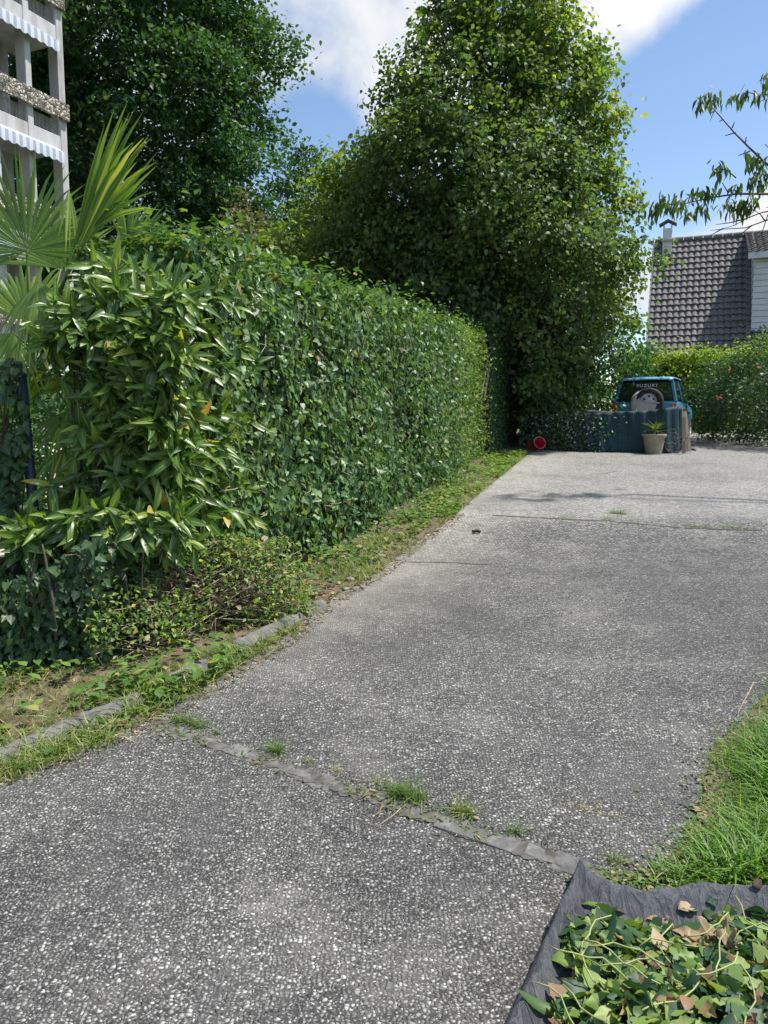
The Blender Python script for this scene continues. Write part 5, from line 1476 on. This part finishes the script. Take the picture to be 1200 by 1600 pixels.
# dark cabin volume a little inside the pillars
def quad8(y0, z0, y1, z1, y2, z2, y3, z3, ins):
    return [Vector((-cab(0, z0) + ins, y0, z0)), Vector((cab(0, z0) - ins, y0, z0)), Vector((cab(0, z3) - ins, y3, z3)), Vector((-cab(0, z3) + ins, y3, z3)),
            Vector((-cab(0, z1) + ins, y1, z1)), Vector((cab(0, z1) - ins, y1, z1)), Vector((cab(0, z2) - ins, y2, z2)), Vector((-cab(0, z2) + ins, y2, z2))]
mb.hexa(quad8(R0[0] + .03, R0[1], R1[0] + .03, R1[1], F1[0] - .03, F1[1], F0[0] - .03, F0[1], .03))
mb.build('cabin', M['blacktrim'], car)
def pillar(y0, z0, y1, z1, wx, wy, sgn):
    a0 = sgn * cab(0, z0); a1 = sgn * cab(0, z1)
    pts = []
    for (y, z, a) in ((y0, z0, a0), (y1, z1, a1)):
        pts += [Vector((a, y, z)), Vector((a - sgn * wx, y, z)), Vector((a - sgn * wx, y + wy, z)), Vector((a, y + wy, z))]
    mb = MB(); mb.hexa(pts); mb.build('pillar', M['blue'], car, bevel=.012)
for sg in (-1, 1):
    pillar(R0[0], R0[1] - .02, R1[0], R1[1], .075, .13, sg)
    pillar(1.14, .98, 1.12, 1.545, .05, .09, sg)
    pillar(F0[0] - .06, F0[1] - .02, F1[0] - .02, F1[1], .06, .07, sg)
vs = []; fs = []
for (y, z, k) in ((.10, 1.515, .9), (.13, 1.55, .97), (.22, 1.585, 1), (.9, 1.60, 1), (1.5, 1.59, 1), (1.66, 1.55, .97), (1.70, 1.525, .93)):
    hw = .645 * k
    vs += [(-hw, y, z - .045), (-hw * .99, y, z - .012), (-hw * .86, y, z), (0, y, z + .008), (hw * .86, y, z), (hw * .99, y, z - .012), (hw, y, z - .045)]
for i in range(6):
    for j in range(6): a = i * 7 + j; fs.append((a, a + 1, a + 8, a + 7))
M['bluelight'] = paint('pale_blue_paint', (.10, .30, .42), .4)  # paler blue than the body, for roof and badge strip
mb = MB(); mb.add(vs, fs); mb.build('roof', M['bluelight'], car, True, solid=.02)
# glass panes
def pane(name, pts):
    mb = MB(); mb.add(pts, [tuple(range(len(pts)))]); o = mb.build(name, M['glass'], car, solid=.006); return o
e = .004
rw = pane('rear_window', [(-cab(0, 1.03) + .085, R0[0] + .015, 1.04), (cab(0, 1.03) - .085, R0[0] + .015, 1.04), (cab(0, 1.5) - .085, R1[0] - .005, 1.50), (-cab(0, 1.5) + .085, R1[0] - .005, 1.50)])
for sg in (-1, 1):
    pane('side_window', [(sg * (cab(0, 1.02) - .012), .26, 1.03), (sg * (cab(0, 1.02) - .012), 1.13, 1.03), (sg * (cab(0, 1.5) - .012), 1.11, 1.50), (sg * (cab(0, 1.5) - .012), .38, 1.50)])
    pane('side_window', [(sg * (cab(0, 1.02) - .012), 1.24, 1.02), (sg * (cab(0, 1.02) - .012), 2.14, 1.01), (sg * (cab(0, 1.5) - .012), 1.60, 1.50), (sg * (cab(0, 1.5) - .012), 1.22, 1.50)])
pane('windscreen', [(-.66, F0[0] - .02, 1.02), (.66, F0[0] - .02, 1.02), (.56, F1[0] + .06, 1.50), (-.56, F1[0] + .06, 1.50)])
# maker's lettering across the top of the rear window
cu = bpy.data.curves.new('t', 'FONT'); cu.body = 'SUZUKI'; cu.size = .105; cu.align_x = 'CENTER'; cu.extrude = .001; cu.offset = .002; cu.space_character = 1.25
to = bpy.data.objects.new('t', cu); COL.objects.link(to)
dg = bpy.context.evaluated_depsgraph_get(); tme = bpy.data.meshes.new_from_object(to.evaluated_get(dg)); bpy.data.objects.remove(to)
lett = noise_mat('white_sticker', [(.3, (.7, .7, .7)), (.7, (.78, .78, .78))], 3, 2, .5, 0)
tme.materials.clear(); tx = link('lettering', tme, lett, car)
tilt = math.atan2(R1[1] - R0[1], R1[0] - R0[0])
tx.rotation_euler = (tilt, 0, 0); tx.location = (0.03, R0[0] + .015 + (1.352 - 1.04) * (R1[0] - R0[0]) / (R1[1] - R0[1]) * .86 - .03, 1.352)
tx.scale = (1.15, 1, 1)
# wiper and handle, lamp, bumper, wheels, mirrors, aerial
mb = MB(); mb.tube([(.16, -.005, 1.03), (.12, .05, 1.22)], .008, 5); mb.build('wiper', M['blacktrim'], car)
mb = MB(); mb.box((.52, .03, 1.14), (.09, .03, .10)); mb.build('window_hinge', M['blacktrim'], car)
for sg in (-1, 1):
    mb = MB(); mb.box((sg * .70, -.005, .83), (.13, .06, .22)); mb.build('tail_lamp', M['lamp'], car, bevel=.01)
mb = MB(); mb.box((0, -.06, .52), (1.56, .16, .18)); mb.build('bumper', M['blacktrim'], car, bevel=.03)
mb = MB(); mb.box((-.36, -.008, .90), (.46, .02, .075)); mb.build('badge_strip', M['bluelight'], car, bevel=.006)
def wheel(c, axis, parent, cover=False):
    r = .335
    mb = MB(); prof = [(.20, -.09), (.27, -.10), (.318, -.09), (r, -.06), (r, .06), (.318, .09), (.27, .10), (.20, .09)]
    prof.append(prof[0]); mb.lathe(prof, 36, c, axis)
    for k in range(40):
        pass
    ty = mb.build('tyre', M['rubber'], parent, True)
    return ty
def rim(c, axis, parent, front):
    mb = MB(); mb.lathe([(.205, -.085 * front), (.195, -.08 * front), (.185, -.03 * front), (.13, -.045 * front), (.075, -.075 * front), (.04, -.08 * front), (.0, -.08 * front)], 30, c, axis)
    o = mb.build('rim', M['rim'], parent, True)
    return o
for (x, y) in ((-.70, .62), (.70, .62), (-.70, 2.82), (.70, 2.82)):
    t_ = wheel((x, y, .335), 'X', car); rim((x, y, .335), 'X', t_, -1 if x > 0 else 1)
SWC = (.15, -.20, .98)
tyre = wheel(SWC, 'Y', car); tyre.name = 'spare_tyre'; rim_o = rim(SWC, 'Y', tyre, -1)
mb = MB()
for k in range(6):
    a = 2 * math.pi * k / 6 + .5
    mb = MB(); mb.lathe([(.0, .0), (.026, .0), (.026, .012), (0, .012)], 12, (SWC[0] + .125 * math.cos(a), SWC[1] - .052, SWC[2] + .125 * math.sin(a)), 'Y'); mb.build('rim_hole', M['blacktrim'], tyre)

# faded cover: a dish cut away at its upper right
vs = []; fs = []
nA, nB = 56, 7
cc = Vector((.07, -.305, .91)); RC = .375
def cut(x, z): return (z - .93) > .0 + .22 * 0 and False
for i in range(nA + 1):
    a = 2 * math.pi * i / nA
    for j in range(nB + 1):
        q = j / nB
        rr = RC * (.0 + q); x = cc.x + rr * math.cos(a); z = cc.z + rr * math.sin(a)
        y = cc.y + .03 * q * q + (.10 if j == nB else 0)
        vs.append((x, y, z))
for i in range(nA):
    for j in range(nB):
        a = (i + .5) / nA * 2 * math.pi; q = (j + .5) / nB
        x = cc.x + RC * q * math.cos(a); z = cc.z + RC * q * math.sin(a)
        dd = math.hypot(x - (SWC[0] + .03), z - (SWC[2] + .02))
        if dd < .315 and z > 1.045 - .28 * (x + .06): continue
        if q < .1 and False: continue
        b = i * (nB + 1) + j
        fs.append((b, b + 1, b + nB + 2, b + nB + 1))
mb = MB(); mb.add(vs, fs); mb.build('wheel_cover', M['cover'], car, True, solid=.008)
mb = MB(); mb.tube([(-.06, -.33, 1.07), (.03, -.335, .995), (.18, -.34, .945), (.41, -.335, .94)], .011, 6); mb.build('cover_rim', M['steelbar'], car)
for sg in (-1, 1):
    mb = MB(); mb.box((sg * .93, 1.78, 1.08), (.20, .10, .16)); mb.tube([(sg * .78, 1.80, 1.03), (sg * .86, 1.79, 1.06)], .022, 6); mb.build('mirror', M['blacktrim'], car, bevel=.02)
mb = MB(); mb.tube([(-.05, 1.66, 1.56), (-.18, 1.50, 1.78)], [.006, .003], 5); mb.build('aerial', M['steelbar'], car)
for sg in (-1, 1):
    mb = MB(); mb.lathe([(0, 0), (.085, 0), (.09, .03), (.0, .035)], 18, (sg * .55, 3.60, .66), 'Y'); mb.build('headlight', M['rim'], car, True)
    mb = MB(); mb.box((sg * .815, 1.30, .82), (.02, .15, .03)); mb.build('door_handle', M['blacktrim'], car)

# ------------------------------------------------------------------ green shade net fence
def net_mat():
    m, t, o = new_mat('green_shade_net')
    tcn = t.n.new('ShaderNodeTexCoord'); sep = t.n.new('ShaderNodeSeparateXYZ'); t.l.new(tcn.outputs['Object'], sep.inputs[0])
    w1 = t.math('ABSOLUTE', t.math('SUBTRACT', t.math('FRACT', t.math('MULTIPLY', sep.outputs[0], 14.0)), .5))
    w2 = t.math('ABSOLUTE', t.math('SUBTRACT', t.math('FRACT', t.math('MULTIPLY', sep.outputs[2], 14.0)), .5))
    g = t.math('MULTIPLY', t.smooth(w1, .02, .10), t.smooth(w2, .02, .07))
    n = t.add('ShaderNodeTexNoise', Vector=tcn.outputs['Object'], Scale=3.0, Detail=7.0, Roughness=.7)
    mp = t.n.new('ShaderNodeMapping'); t.l.new(tcn.outputs['Object'], mp.inputs[0]); mp.inputs['Scale'].default_value = (30, 30, 1.5)
    n2 = t.add('ShaderNodeTexNoise', Vector=mp.outputs[0], Scale=1.0, Detail=4.0)
    c = t.ramp(n.outputs[0], [(.3, (.008, .034, .042)), (.55, (.018, .064, .076)), (.75, (.06, .145, .165))])
    c = t.mix(t.math('MULTIPLY', n2.outputs[0], .5), c, (.015, .05, .055))
    c = t.mix(t.math('SUBTRACT', 1.0, g), c, (.010, .038, .042))
    p = t.add('ShaderNodeBsdfPrincipled', Base__Color=c, Roughness=.7)
    tb = t.add('ShaderNodeBsdfTranslucent', Color=c); ms = t.n.new('ShaderNodeMixShader'); ms.inputs[0].default_value = .3
    t.l.new(p.outputs[0], ms.inputs[1]); t.l.new(tb.outputs[0], ms.inputs[2]); t.l.new(ms.outputs[0], o.inputs[0])
    return m
M['net'] = net_mat()
nb_ = gnd(840, 704)
net = empty('net_fence', nb_, 'low teal shade net fence across the end of the drive', 'fence')
path = [gnd(828, 702), gnd(880, 705), gnd(940, 707), gnd(1000, 708), gnd(1042, 709), gnd(1058, 708), gnd(1071, 702)]
tops_px = [(828, 650), (880, 645), (940, 644), (1000, 641), (1042, 637), (1056, 635), (1064, 636)]
vs = []; fs = []; NS = 150; NZ = 14
seg = [0]
for a, b in zip(path[:-1], path[1:]): seg.append(seg[-1] + (b - a).length)
def path_at(d):
    for i in range(len(path) - 1):
        if d <= seg[i + 1] or i == len(path) - 2:
            k_ = (d - seg[i]) / (seg[i + 1] - seg[i]); p = path[i].lerp(path[i + 1], k_)
            ta = at(*tops_px[i], path[i].y + .08).z; tb_ = at(*tops_px[i + 1], path[i + 1].y + .08).z
            return p, ta + (tb_ - ta) * k_
for i in range(NS + 1):
    d = seg[-1] * i / NS
    p, zt = path_at(d)
    for j in range(NZ + 1):
        q = j / NZ
        fold_ = .022 * math.sin(d * 7.3 + 1.6 * q + math.sin(d * 2.1)) * (1 - .4 * q) + .012 * math.sin(d * 3.1 - 4 * q) + .012 * math.sin(d * 27 + 3 * q) + (.05 * math.sin(d * 15) * q if d > seg[4] - .2 else 0)
        lean_ = .08 * q
        z = p.z + .005 + (zt - p.z - .005 - .012 * abs(math.sin(d * 3.1))) * q
        vs.append(Vector((p.x, p.y + fold_ + lean_, z)) - nb_)
for i in range(NS):
    for j in range(NZ): a = i * (NZ + 1) + j; fs.append((a, a + 1, a + NZ + 2, a + NZ + 1))
mb = MB(); mb.add(vs, fs); mb.build('net', M['net'], net, True, solid=.004)
for d in (0.05, 1.1, 2.3, 3.1, seg[-1] - .5):
    p, zt = path_at(d); mb = MB(); mb.tube([Vector((p.x, p.y + .07, p.z - .02)) - nb_, Vector((p.x, p.y + .14, zt + .03)) - nb_], .018, 8); mb.build('post', M['steelbar'], net)
# creeper with pale leaves on the left of the net
crp = gnd(875, 706)
o = empty('creeper', crp, 'thin dark creeper with pale leaves on the left half of the net', 'plant')
N = 170; dd = np.clip(rng.normal(.8, .45, N), 0.0, 2.6); pos = []; 
for d in dd:
    p, zt = path_at(d); q = rng.random(); pos.append(Vector((p.x, p.y + .08 * q - .045 - .03 * rng.random(), p.z + .03 + (zt - p.z - .05) * q)) - crp)
pos = np.array(pos)
scatter('leaf', T_OVATE, pos, rnd_dir(N) + np.array([0, -.3, -.6]), rnd_dir(N) * .8 + np.array([.1, -1, .4]), .03 + .035 * rng.random(N), M['pale'], o)['kind'] = 'stuff'
N2 = 1100; dd = np.clip(rng.normal(.65, .45, N2), -.2, 2.2); pos = []
for d in dd:
    p, zt = path_at(max(0, d)); q = rng.random(); pos.append(Vector((p.x + min(0, d), p.y + .08 * q - .02 - .03 * rng.random(), p.z + .03 + (zt - p.z - .02) * q)) - crp)
pos = np.array(pos)
scatter('dark_leaf', T_OVATE, pos, rnd_dir(N2) + np.array([0, -.3, -.6]), rnd_dir(N2) * .8 + np.array([.1, -1, .4]), .05 + .04 * rng.random(N2), M['ivy_dark'], o)

# ------------------------------------------------------------------ things at the end of the drive
# planter with spiky plant
pp = gnd(1021, 709)
pot = empty('flower_pot', pp, 'beige round flower pot standing in front of the green net', 'pot')
M['pot'] = noise_mat('beige_clay', [(.3, (.20, .18, .125)), (.7, (.32, .29, .20))], 6, 7, .75, .2)
mb = MB(); mb.lathe([(0, .03), (.13, .03), (.145, 0), (.165, .0), (.17, .05), (.205, .24), (.215, .33), (.235, .345), (.25, .37), (.252, .40), (.24, .415), (.225, .41), (.215, .36), (.21, .34), (0, .34)], 36)
mb.build('pot_body', M['pot'], pot, True).modifiers.new('e', 'EDGE_SPLIT').split_angle = R(50)
mb = MB(); mb.lathe([(0, .345), (.14, .355), (.211, .345)], 24); mb.build('potting_soil', M['soil'], pot)
pl = empty('spiky_plant', pp + Vector((0, 0, .35)), 'small yucca like plant with narrow arching leaves in the beige pot', 'plant')
N = 44; a = rng.random(N) * 6.28; el = rng.uniform(.15, 1.25, N)
d = np.stack([np.cos(a) * np.cos(el), np.sin(a) * np.cos(el), np.sin(el)], 1)
n = np.stack([-np.cos(a) * np.sin(el), -np.sin(a) * np.sin(el), np.cos(el)], 1)
T_sword = T_leaf([(0, .02), (.3, .03), (.7, .022), (1, .001)], .4, .22)
scatter('foliage', T_sword, np.zeros((N, 3)) + np.array([0, 0, .12]) + rng.normal(0, .015, (N, 3)), d, n, .24 + .14 * rng.random(N), M['yucca'], pl)
mb = MB(); mb.tube([(0, 0, -.03), (.01, 0, .06), (0, 0, .14)], [.022, .02, .016], 8); mb.build('stem', M['drytwig'], pl, True)
# red bucket lying on its side
rb = gnd(840, 706)
M['red'] = noise_mat('red_plastic', [(.3, (.42, .010, .035)), (.7, (.58, .022, .055))], 5, 4, .4, .1)
buck = empty('red_bucket', rb, 'red plastic bucket tipped over by the end of the hedge', 'bucket')
mb = MB(); prof = [(.0, .0), (.085, .0), (.10, .02), (.125, .24), (.14, .245), (.14, .265), (.125, .268), (.118, .25), (.09, .03), (0, .03)]
mb.lathe(prof, 30); bo = mb.build('bucket_body', M['red'], buck, True)
bo.rotation_euler = (R(68), 0, R(18)); bo.location = (-.05, .16, .10)
bo.modifiers.new('e', 'EDGE_SPLIT').split_angle = R(45)
mb = MB(); mb.tube([(.14 * math.cos(t), .14 * math.sin(t) * .9, .26 + .02 * math.sin(t)) for t in np.linspace(0.1, 3.0, 14)], .006, 6); hd = mb.build('handle', M['steelbar'], buck); hd.rotation_euler = bo.rotation_euler; hd.location = bo.location
ru = gnd(836, 702)
mb = MB(); mb.lathe([(0, 0), (.11, 0), (.12, .02), (.10, .20), (.085, .21), (.0, .21)], 26); o = mb.build('red_pot', M['red'], None, True); o.location = ru + Vector((-.08, .2, .01)); o.rotation_euler = (.1, .05, 0)
tag(o, 'red plastic pot standing upside down behind the red bucket', 'pot')
# dark plastic tub
du = gnd(833, 700)
tub = empty('dark_tub', du + Vector((.02, .35, 0)), 'dark green plastic tub at the left end of the net', 'tub')
mb = MB(); mb.lathe([(0, .01), (.17, .01), (.18, 0), (.19, .01), (.235, .50), (.255, .51), (.255, .54), (.235, .545), (.225, .52), (.18, .06), (0, .06)], 32)
M['tub'] = noise_mat('dark_tub_plastic', [(.3, (.010, .030, .034)), (.7, (.02, .055, .06))], 6, 5, .5, .1)
mb.build('tub_body', M['tub'], tub, True)
mb = MB(); mb.lathe([(0, .40), (.215, .40)], 24); mb.build('tub_soil', M['soil'], tub)
# grey board behind the net, left of the car
bx = at(936, 643, 17.6)
gb = noise_mat('grey_board', [(.3, (.24, .23, .22)), (.7, (.40, .39, .37))], 5, 6, .8, .15)
brd = empty('old_crate', W(bx.x, bx.y), 'grey wooden crate showing above the net, left of the car', 'crate')
mb = MB(); hz = bx.z - gz(bx.y)
for k in range(4): mb.box((0, -.24, .10 + k * .20), (.62, .025, .17))
for k in range(4): mb.box((0, .24, .10 + k * .20), (.62, .025, .17))
for sg in (-1, 1):
    for k in range(4): mb.box((sg * .32, 0, .10 + k * .20), (.025, .46, .17))
mb.build('slats', gb, brd, bevel=.004)
mb = MB(); mb.box((0, 0, hz - .01), (.70, .55, .035), Matrix.Rotation(.07, 3, 'Y')); mb.build('lid', gb, brd, bevel=.004)
# bundle of boards and wire leaning at the right end of the net
M['plank'] = noise_mat('weathered_plank', [(.3, (.14, .105, .075)), (.6, (.24, .19, .145)), (.8, (.34, .28, .22))], 7, 7, .85, .4, 30, stretch=(6, 6, 1))
for i, (u0, v0, u1, v1, w_, lab) in enumerate(((1071, 706, 1063, 634, .10, 'tallest weathered brown plank leaning on the net corner'), (1076, 705, 1069, 643, .09, 'narrow brown plank leaning right of the tallest plank'), (1066, 708, 1066, 652, .08, 'short brown plank leaning in front of the tallest plank'))):
    a = gnd(u0, v0); b = at(u1, v1, a.y + .25 - .06 * i); ax_ = (b - a); ln = ax_.length
    mb = MB(); mb.box((0, 0, ln / 2), (w_, .022, ln)); o = mb.build('plank', M['plank'], None, bevel=.003)
    o.location = a + Vector((0, -.04 * i, 0)); o.rotation_euler = ax_.to_track_quat('Z', 'Y').to_euler(); tag(o, lab, 'plank', 'planks leaning at the net corner')
M['wiretwig'] = noise_mat('rusty_wire', [(.3, (.10, .085, .075)), (.7, (.21, .19, .18))], 9, 4, .7, 0)
wp = gnd(1060, 709)
mb = MB()
for i in range(24):
    c = Vector((random.uniform(-.24, .2), random.uniform(-.12, .05), random.uniform(.05, .42)))
    a = random.uniform(0, 6.28); r_ = random.uniform(.06, .2)
    pts = [c + Vector((r_ * math.cos(a + t), .04 * math.sin(t * 2), r_ * .8 * math.sin(a + t))) for t in np.linspace(0, random.uniform(1.5, 4.5), 9)]
    for p in pts: p.z = max(p.z, .01)
    pts = [p + Vector((random.uniform(-.02, .02), 0, random.uniform(-.02, .02))) for p in pts]
    mb.tube(pts, .0045, 5)
o = mb.build('wire_tangle', M['wiretwig'], None, True); o.location = wp + Vector((0, -.05, 0)); tag(o, 'tangle of grey wire and twigs against the right end of the net', 'wire')
bkp = gnd(1084, 704)
o = stone(bkp, .07, (1.3, .7, .6), 55); o.data.materials.clear(); o.data.materials.append(M['blacktrim']); tag(o, 'small black lump on the ground right of the planks', 'debris')

# ------------------------------------------------------------------ tarp with clippings, bottom right
tA = gnd(905, 1360); tL = gnd(795, 1600); tLd = Vector((tL.x - tA.x, tL.y - tA.y, 0)).normalized()
top_line = [gnd(905, 1360), gnd(930, 1385), gnd(962, 1403), gnd(1010, 1410), gnd(1050, 1408), gnd(1090, 1398), gnd(1150, 1402), gnd(1210, 1406), gnd(1300, 1415), gnd(1450, 1430)]
def topat(s_):
    k = s_ * (len(top_line) - 1); i = min(int(k), len(top_line) - 2); return top_line[i].lerp(top_line[i + 1], k - i)
tarp_m = None
def tarp_mat():
    m, t, o = new_mat('black_woven_tarp')
    tcn = t.n.new('ShaderNodeTexCoord')
    n = t.add('ShaderNodeTexNoise', Vector=tcn.outputs['Object'], Scale=7.0, Detail=8.0, Roughness=.7)
    c = t.ramp(n.outputs[0], [(.3, (.045, .047, .054)), (.55, (.088, .092, .103)), (.75, (.17, .175, .185))])
    mp = t.n.new('ShaderNodeMapping'); t.l.new(tcn.outputs['Object'], mp.inputs[0]); mp.inputs['Scale'].default_value = (1, 1, 1)
    wv = t.add('ShaderNodeTexWave', Vector=mp.outputs[0], Scale=160.0, Distortion=1.5); wv.bands_direction = 'X'
    wv2 = t.add('ShaderNodeTexWave', Vector=mp.outputs[0], Scale=160.0, Distortion=1.5); wv2.bands_direction = 'Y'
    mp2 = t.n.new('ShaderNodeMapping'); t.l.new(tcn.outputs['Object'], mp2.inputs[0]); mp2.inputs['Scale'].default_value = (26, 9, 9); mp2.inputs['Rotation'].default_value = (0, 0, -.5)
    cr = t.add('ShaderNodeTexNoise', Vector=mp2.outputs[0], Scale=1.0, Detail=8.0, Roughness=.65, Distortion=.8)
    rdg = t.math('ABSOLUTE', t.math('SUBTRACT', cr.outputs[0], .5))
    c = t.mix(t.math('MULTIPLY', t.smooth(rdg, .05, .0), .35), c, (.20, .205, .215))
    hgt = t.math('ADD', t.math('MULTIPLY', t.math('ADD', wv.outputs['Fac'], wv2.outputs['Fac']), .25), t.math('ADD', t.math('MULTIPLY', n.outputs[0], 3.0), t.math('MULTIPLY', t.smooth(rdg, .14, 0.0), 2.4)))
    b = t.add('ShaderNodeBump', Strength=.7, Distance=.006, Height=hgt)
    p = t.add('ShaderNodeBsdfPrincipled', Base__Color=c, Roughness=.48); p.inputs['Specular IOR Level'].default_value = .5
    t.l.new(b.outputs[0], p.inputs['Normal']); t.l.new(p.outputs[0], o.inputs[0]); return m
M['tarp'] = tarp_mat()
NA, NB = 110, 90; LB = 1.35
from mathutils import noise as mnoise
def tarp_pt(a, b):
    t0 = topat(a)
    # towards the viewer; left border follows tLd, right side straight down
    dirv = Vector((tLd.x * (1 - a) + .02 * a, tLd.y, 0)).normalized()
    p = Vector((t0.x, t0.y, 0)) + dirv * (b * LB)
    e_left = (a * 1.75)                                # metres from the left border, roughly
    e_top = b * LB
    e = min(e_left, e_top)
    h = .004 + .055 * math.exp(-((e - .075) / .055) ** 2) + (.012 if e > .03 else .012 * e / .03)
    h += .02 * math.exp(-(((a - .45) / .25) ** 2 + ((b - .55) / .3) ** 2))
    nv = mnoise.noise(Vector((p.x * 5, p.y * 9, 1.3))) * .018 + mnoise.noise(Vector((p.x * 14, p.y * 11, 4.3))) * .009 + .006 * mnoise.noise(Vector((p.x * 40, p.y * 30, 2.3)))
    ridged = .014 * (1 - abs(mnoise.noise(Vector((p.x * 3.2 + p.y * 1.4, p.y * 4.5, 7.7)))) * 3) 
    k = min(1, e / .06)
    p.z = gz(p.y) + max(.010, h + (nv + max(0, ridged)) * k + .01)
    return p
vs = [tarp_pt(i / NA, j / NB) - tA for i in range(NA + 1) for j in range(NB + 1)]
fs = [(i * (NB + 1) + j, i * (NB + 1) + j + 1, (i + 1) * (NB + 1) + j + 1, (i + 1) * (NB + 1) + j) for i in range(NA) for j in range(NB)]
mb = MB(); mb.add(vs, fs); tarp = mb.build('tarp', M['tarp'], None, True, solid=.002)
tarp.location = tA; tag(tarp, 'wrinkled black woven tarp spread on the drive at bottom right', 'tarp')
# clippings
def pile(N, T, size, mat, name, label, varr, dens_lo=.22, dy=0):
    P = []
    while len(P) < N:
        a = rng.random() * .85; b = .10 + rng.random() * .9
        u_ = a * 1.75; d_ = b * LB
        core_ = min(1, max(0, (u_ - .17 - .05 * math.sin(d_ * 14)) / .12)) * min(1, max(0, (d_ - .10 - .04 * math.sin(u_ * 9)) / .22))
        if rng.random() > core_ * (.35 + .65 * min(1, d_ / .45)): continue
        p = tarp_pt(a, b); heap = .10 * min(1, max(0, (u_ - .2) / .35)) * min(1, max(0, (d_ - .16) / .4))
        p.z += .012 + heap * rng.random() ** .7
        P.append(p)
    P = np.array(P); a = rng.random(N) * 6.28
    d = np.stack([np.cos(a), np.sin(a), rng.normal(0, .3, N)], 1); n = np.stack([rng.normal(0, .75, N), rng.normal(0, .75, N), np.ones(N)], 1)
    o = scatter(name, T, P - np.array(tA), d, n, size * (.55 + .8 * rng.random(N)), mat, None, varr(N), zs=(-2.0, 4.2))
    o.location = tA
    return tag(o, label, 'leaf pile', kind='stuff')
pile(2500, T_IVY, .049, M['clip'], 'ivy_clippings', 'heap of cut ivy leaves, pale green and dark, on the black tarp', lambda N: np.where(rng.random(N) < .90, rng.random(N) * .82, .83 + rng.random(N) * .17))
pile(520, T_BROAD, .058, M['clip'], 'mixed_clippings', 'broad cut leaves mixed into the clippings on the tarp', lambda N: np.where(rng.random(N) < .87, rng.random(N) * .8, .84 + rng.random(N) * .16))
pile(170, T_LAUREL, .10, M['clip'], 'laurel_clippings', 'long cut laurel leaves lying in the clippings heap', lambda N: rng.random(N) * .75)
pile(900, T_SMALL, .028, M['clip'], 'small_clippings', 'tiny cut leaves and crumbs among the tarp clippings', lambda N: rng.random(N))
# thin cut vines in the heap
mb = MB()
for i in range(46):
    a = rng.random() * .6 + .14; b = .25 + rng.random() * .7
    p = tarp_pt(a, b) - tA; p.z += .07 + rng.random() * .05
    an = rng.random() * 6.28; pts = [p]
    for k in range(6):
        an += rng.normal(0, .35); p = p + Vector((math.cos(an) * .035, math.sin(an) * .035, rng.normal(0, .008))); pts.append(p)
    mb.tube(pts, .0022, 5)
o = mb.build('cut_vines', noise_mat('vine_stem', [(.3, (.20, .24, .08)), (.7, (.34, .36, .14))], 9, 3, .6, 0), None, True); o.location = tA
tag(o, 'thin yellow green cut vines among the clippings', 'vines', kind='stuff')
def tarp_leaf(u, v, T, size, mat, lab, rz, var, tilt=.2, lift=.035, name='clipped_leaf'):
    # nearest tarp point to the ground pixel
    g = gnd(u, v + 22); best = min(((tarp_pt(i / 60, j / 60) for i in range(61) for j in range(61))), key=lambda p: (p.x - g.x) ** 2 + (p.y - g.y) ** 2)
    o = scatter(name, T, [(0, 0, 0)], [(math.cos(rz), math.sin(rz), .05)], [(tilt, -tilt, 1)], size, mat, None, np.array([var]))
    o.location = (best.x, best.y, best.z + lift * .4); o.modifiers.new('s', 'SOLIDIFY').thickness = .0012
    return tag(o, lab, 'leaf', 'single leaves on the tarp')
T_ROUND = T_leaf([(0, .15), (.15, .36), (.4, .46), (.65, .42), (.88, .25), (1, .03)], .05, .05)
tarp_leaf(1108, 1440, T_ROUND, .075, M['ivy_dark'], 'dark green round leaf lying flat near the top edge of the tarp', .5, .6, .05)
tarp_leaf(938, 1424, T_LONG, .07, M['clip'], 'pale green narrow leaf pointing up at the top left of the heap', 2.5, .6)
tarp_leaf(902, 1510, T_IVY, .08, M['clip'], 'light green ivy leaf furthest left on the tarp, above the brown one', 3.0, .7)
tarp_leaf(866, 1572, T_OVATE, .06, M['litter'], 'tan brown curled leaf lying alone at bottom left of the tarp', 1.0, .9, .5)
tarp_leaf(1055, 1432, T_OVATE, .06, M['litter'], 'tan dry leaf on the bare strip near the top of the tarp', .3, .92, .35)
tarp_leaf(1172, 1415, T_OVATE, .045, M['litter'], 'small dark brown crumpled leaf on the top rim of the tarp', .3, .05, .6)
# crumpled dry leaf
cp = gnd(1122, 1512)
bm = bmesh.new(); bmesh.ops.create_grid(bm, x_segments=14, y_segments=14, size=.052)
for v in bm.verts:
    x, y = v.co.x, v.co.y; r_ = math.hypot(x, y)
    v.co.z = .025 * math.sin(x * 70 + 1) * math.cos(y * 60) + .5 * r_ * abs(math.sin(math.atan2(y, x) * 3)) 
    k = 1 - .45 * abs(math.sin(math.atan2(y, x) * 2.5)); v.co.x *= k; v.co.y *= k
me = bpy.data.meshes.new('crumpled_leaf'); bm.to_mesh(me); bm.free()
a_ = me.attributes.new('var', 'FLOAT', 'POINT'); a_.data.foreach_set('value', np.full(len(me.vertices), .88, dtype=np.float32))
o = link('crumpled_leaf', me, M['litter'], None, True); o.location = (cp.x, cp.y, cp.z + .085); o.modifiers.new('s', 'SOLIDIFY').thickness = .001
tag(o, 'large crumpled tan dry leaf on top of the clippings heap', 'leaf')
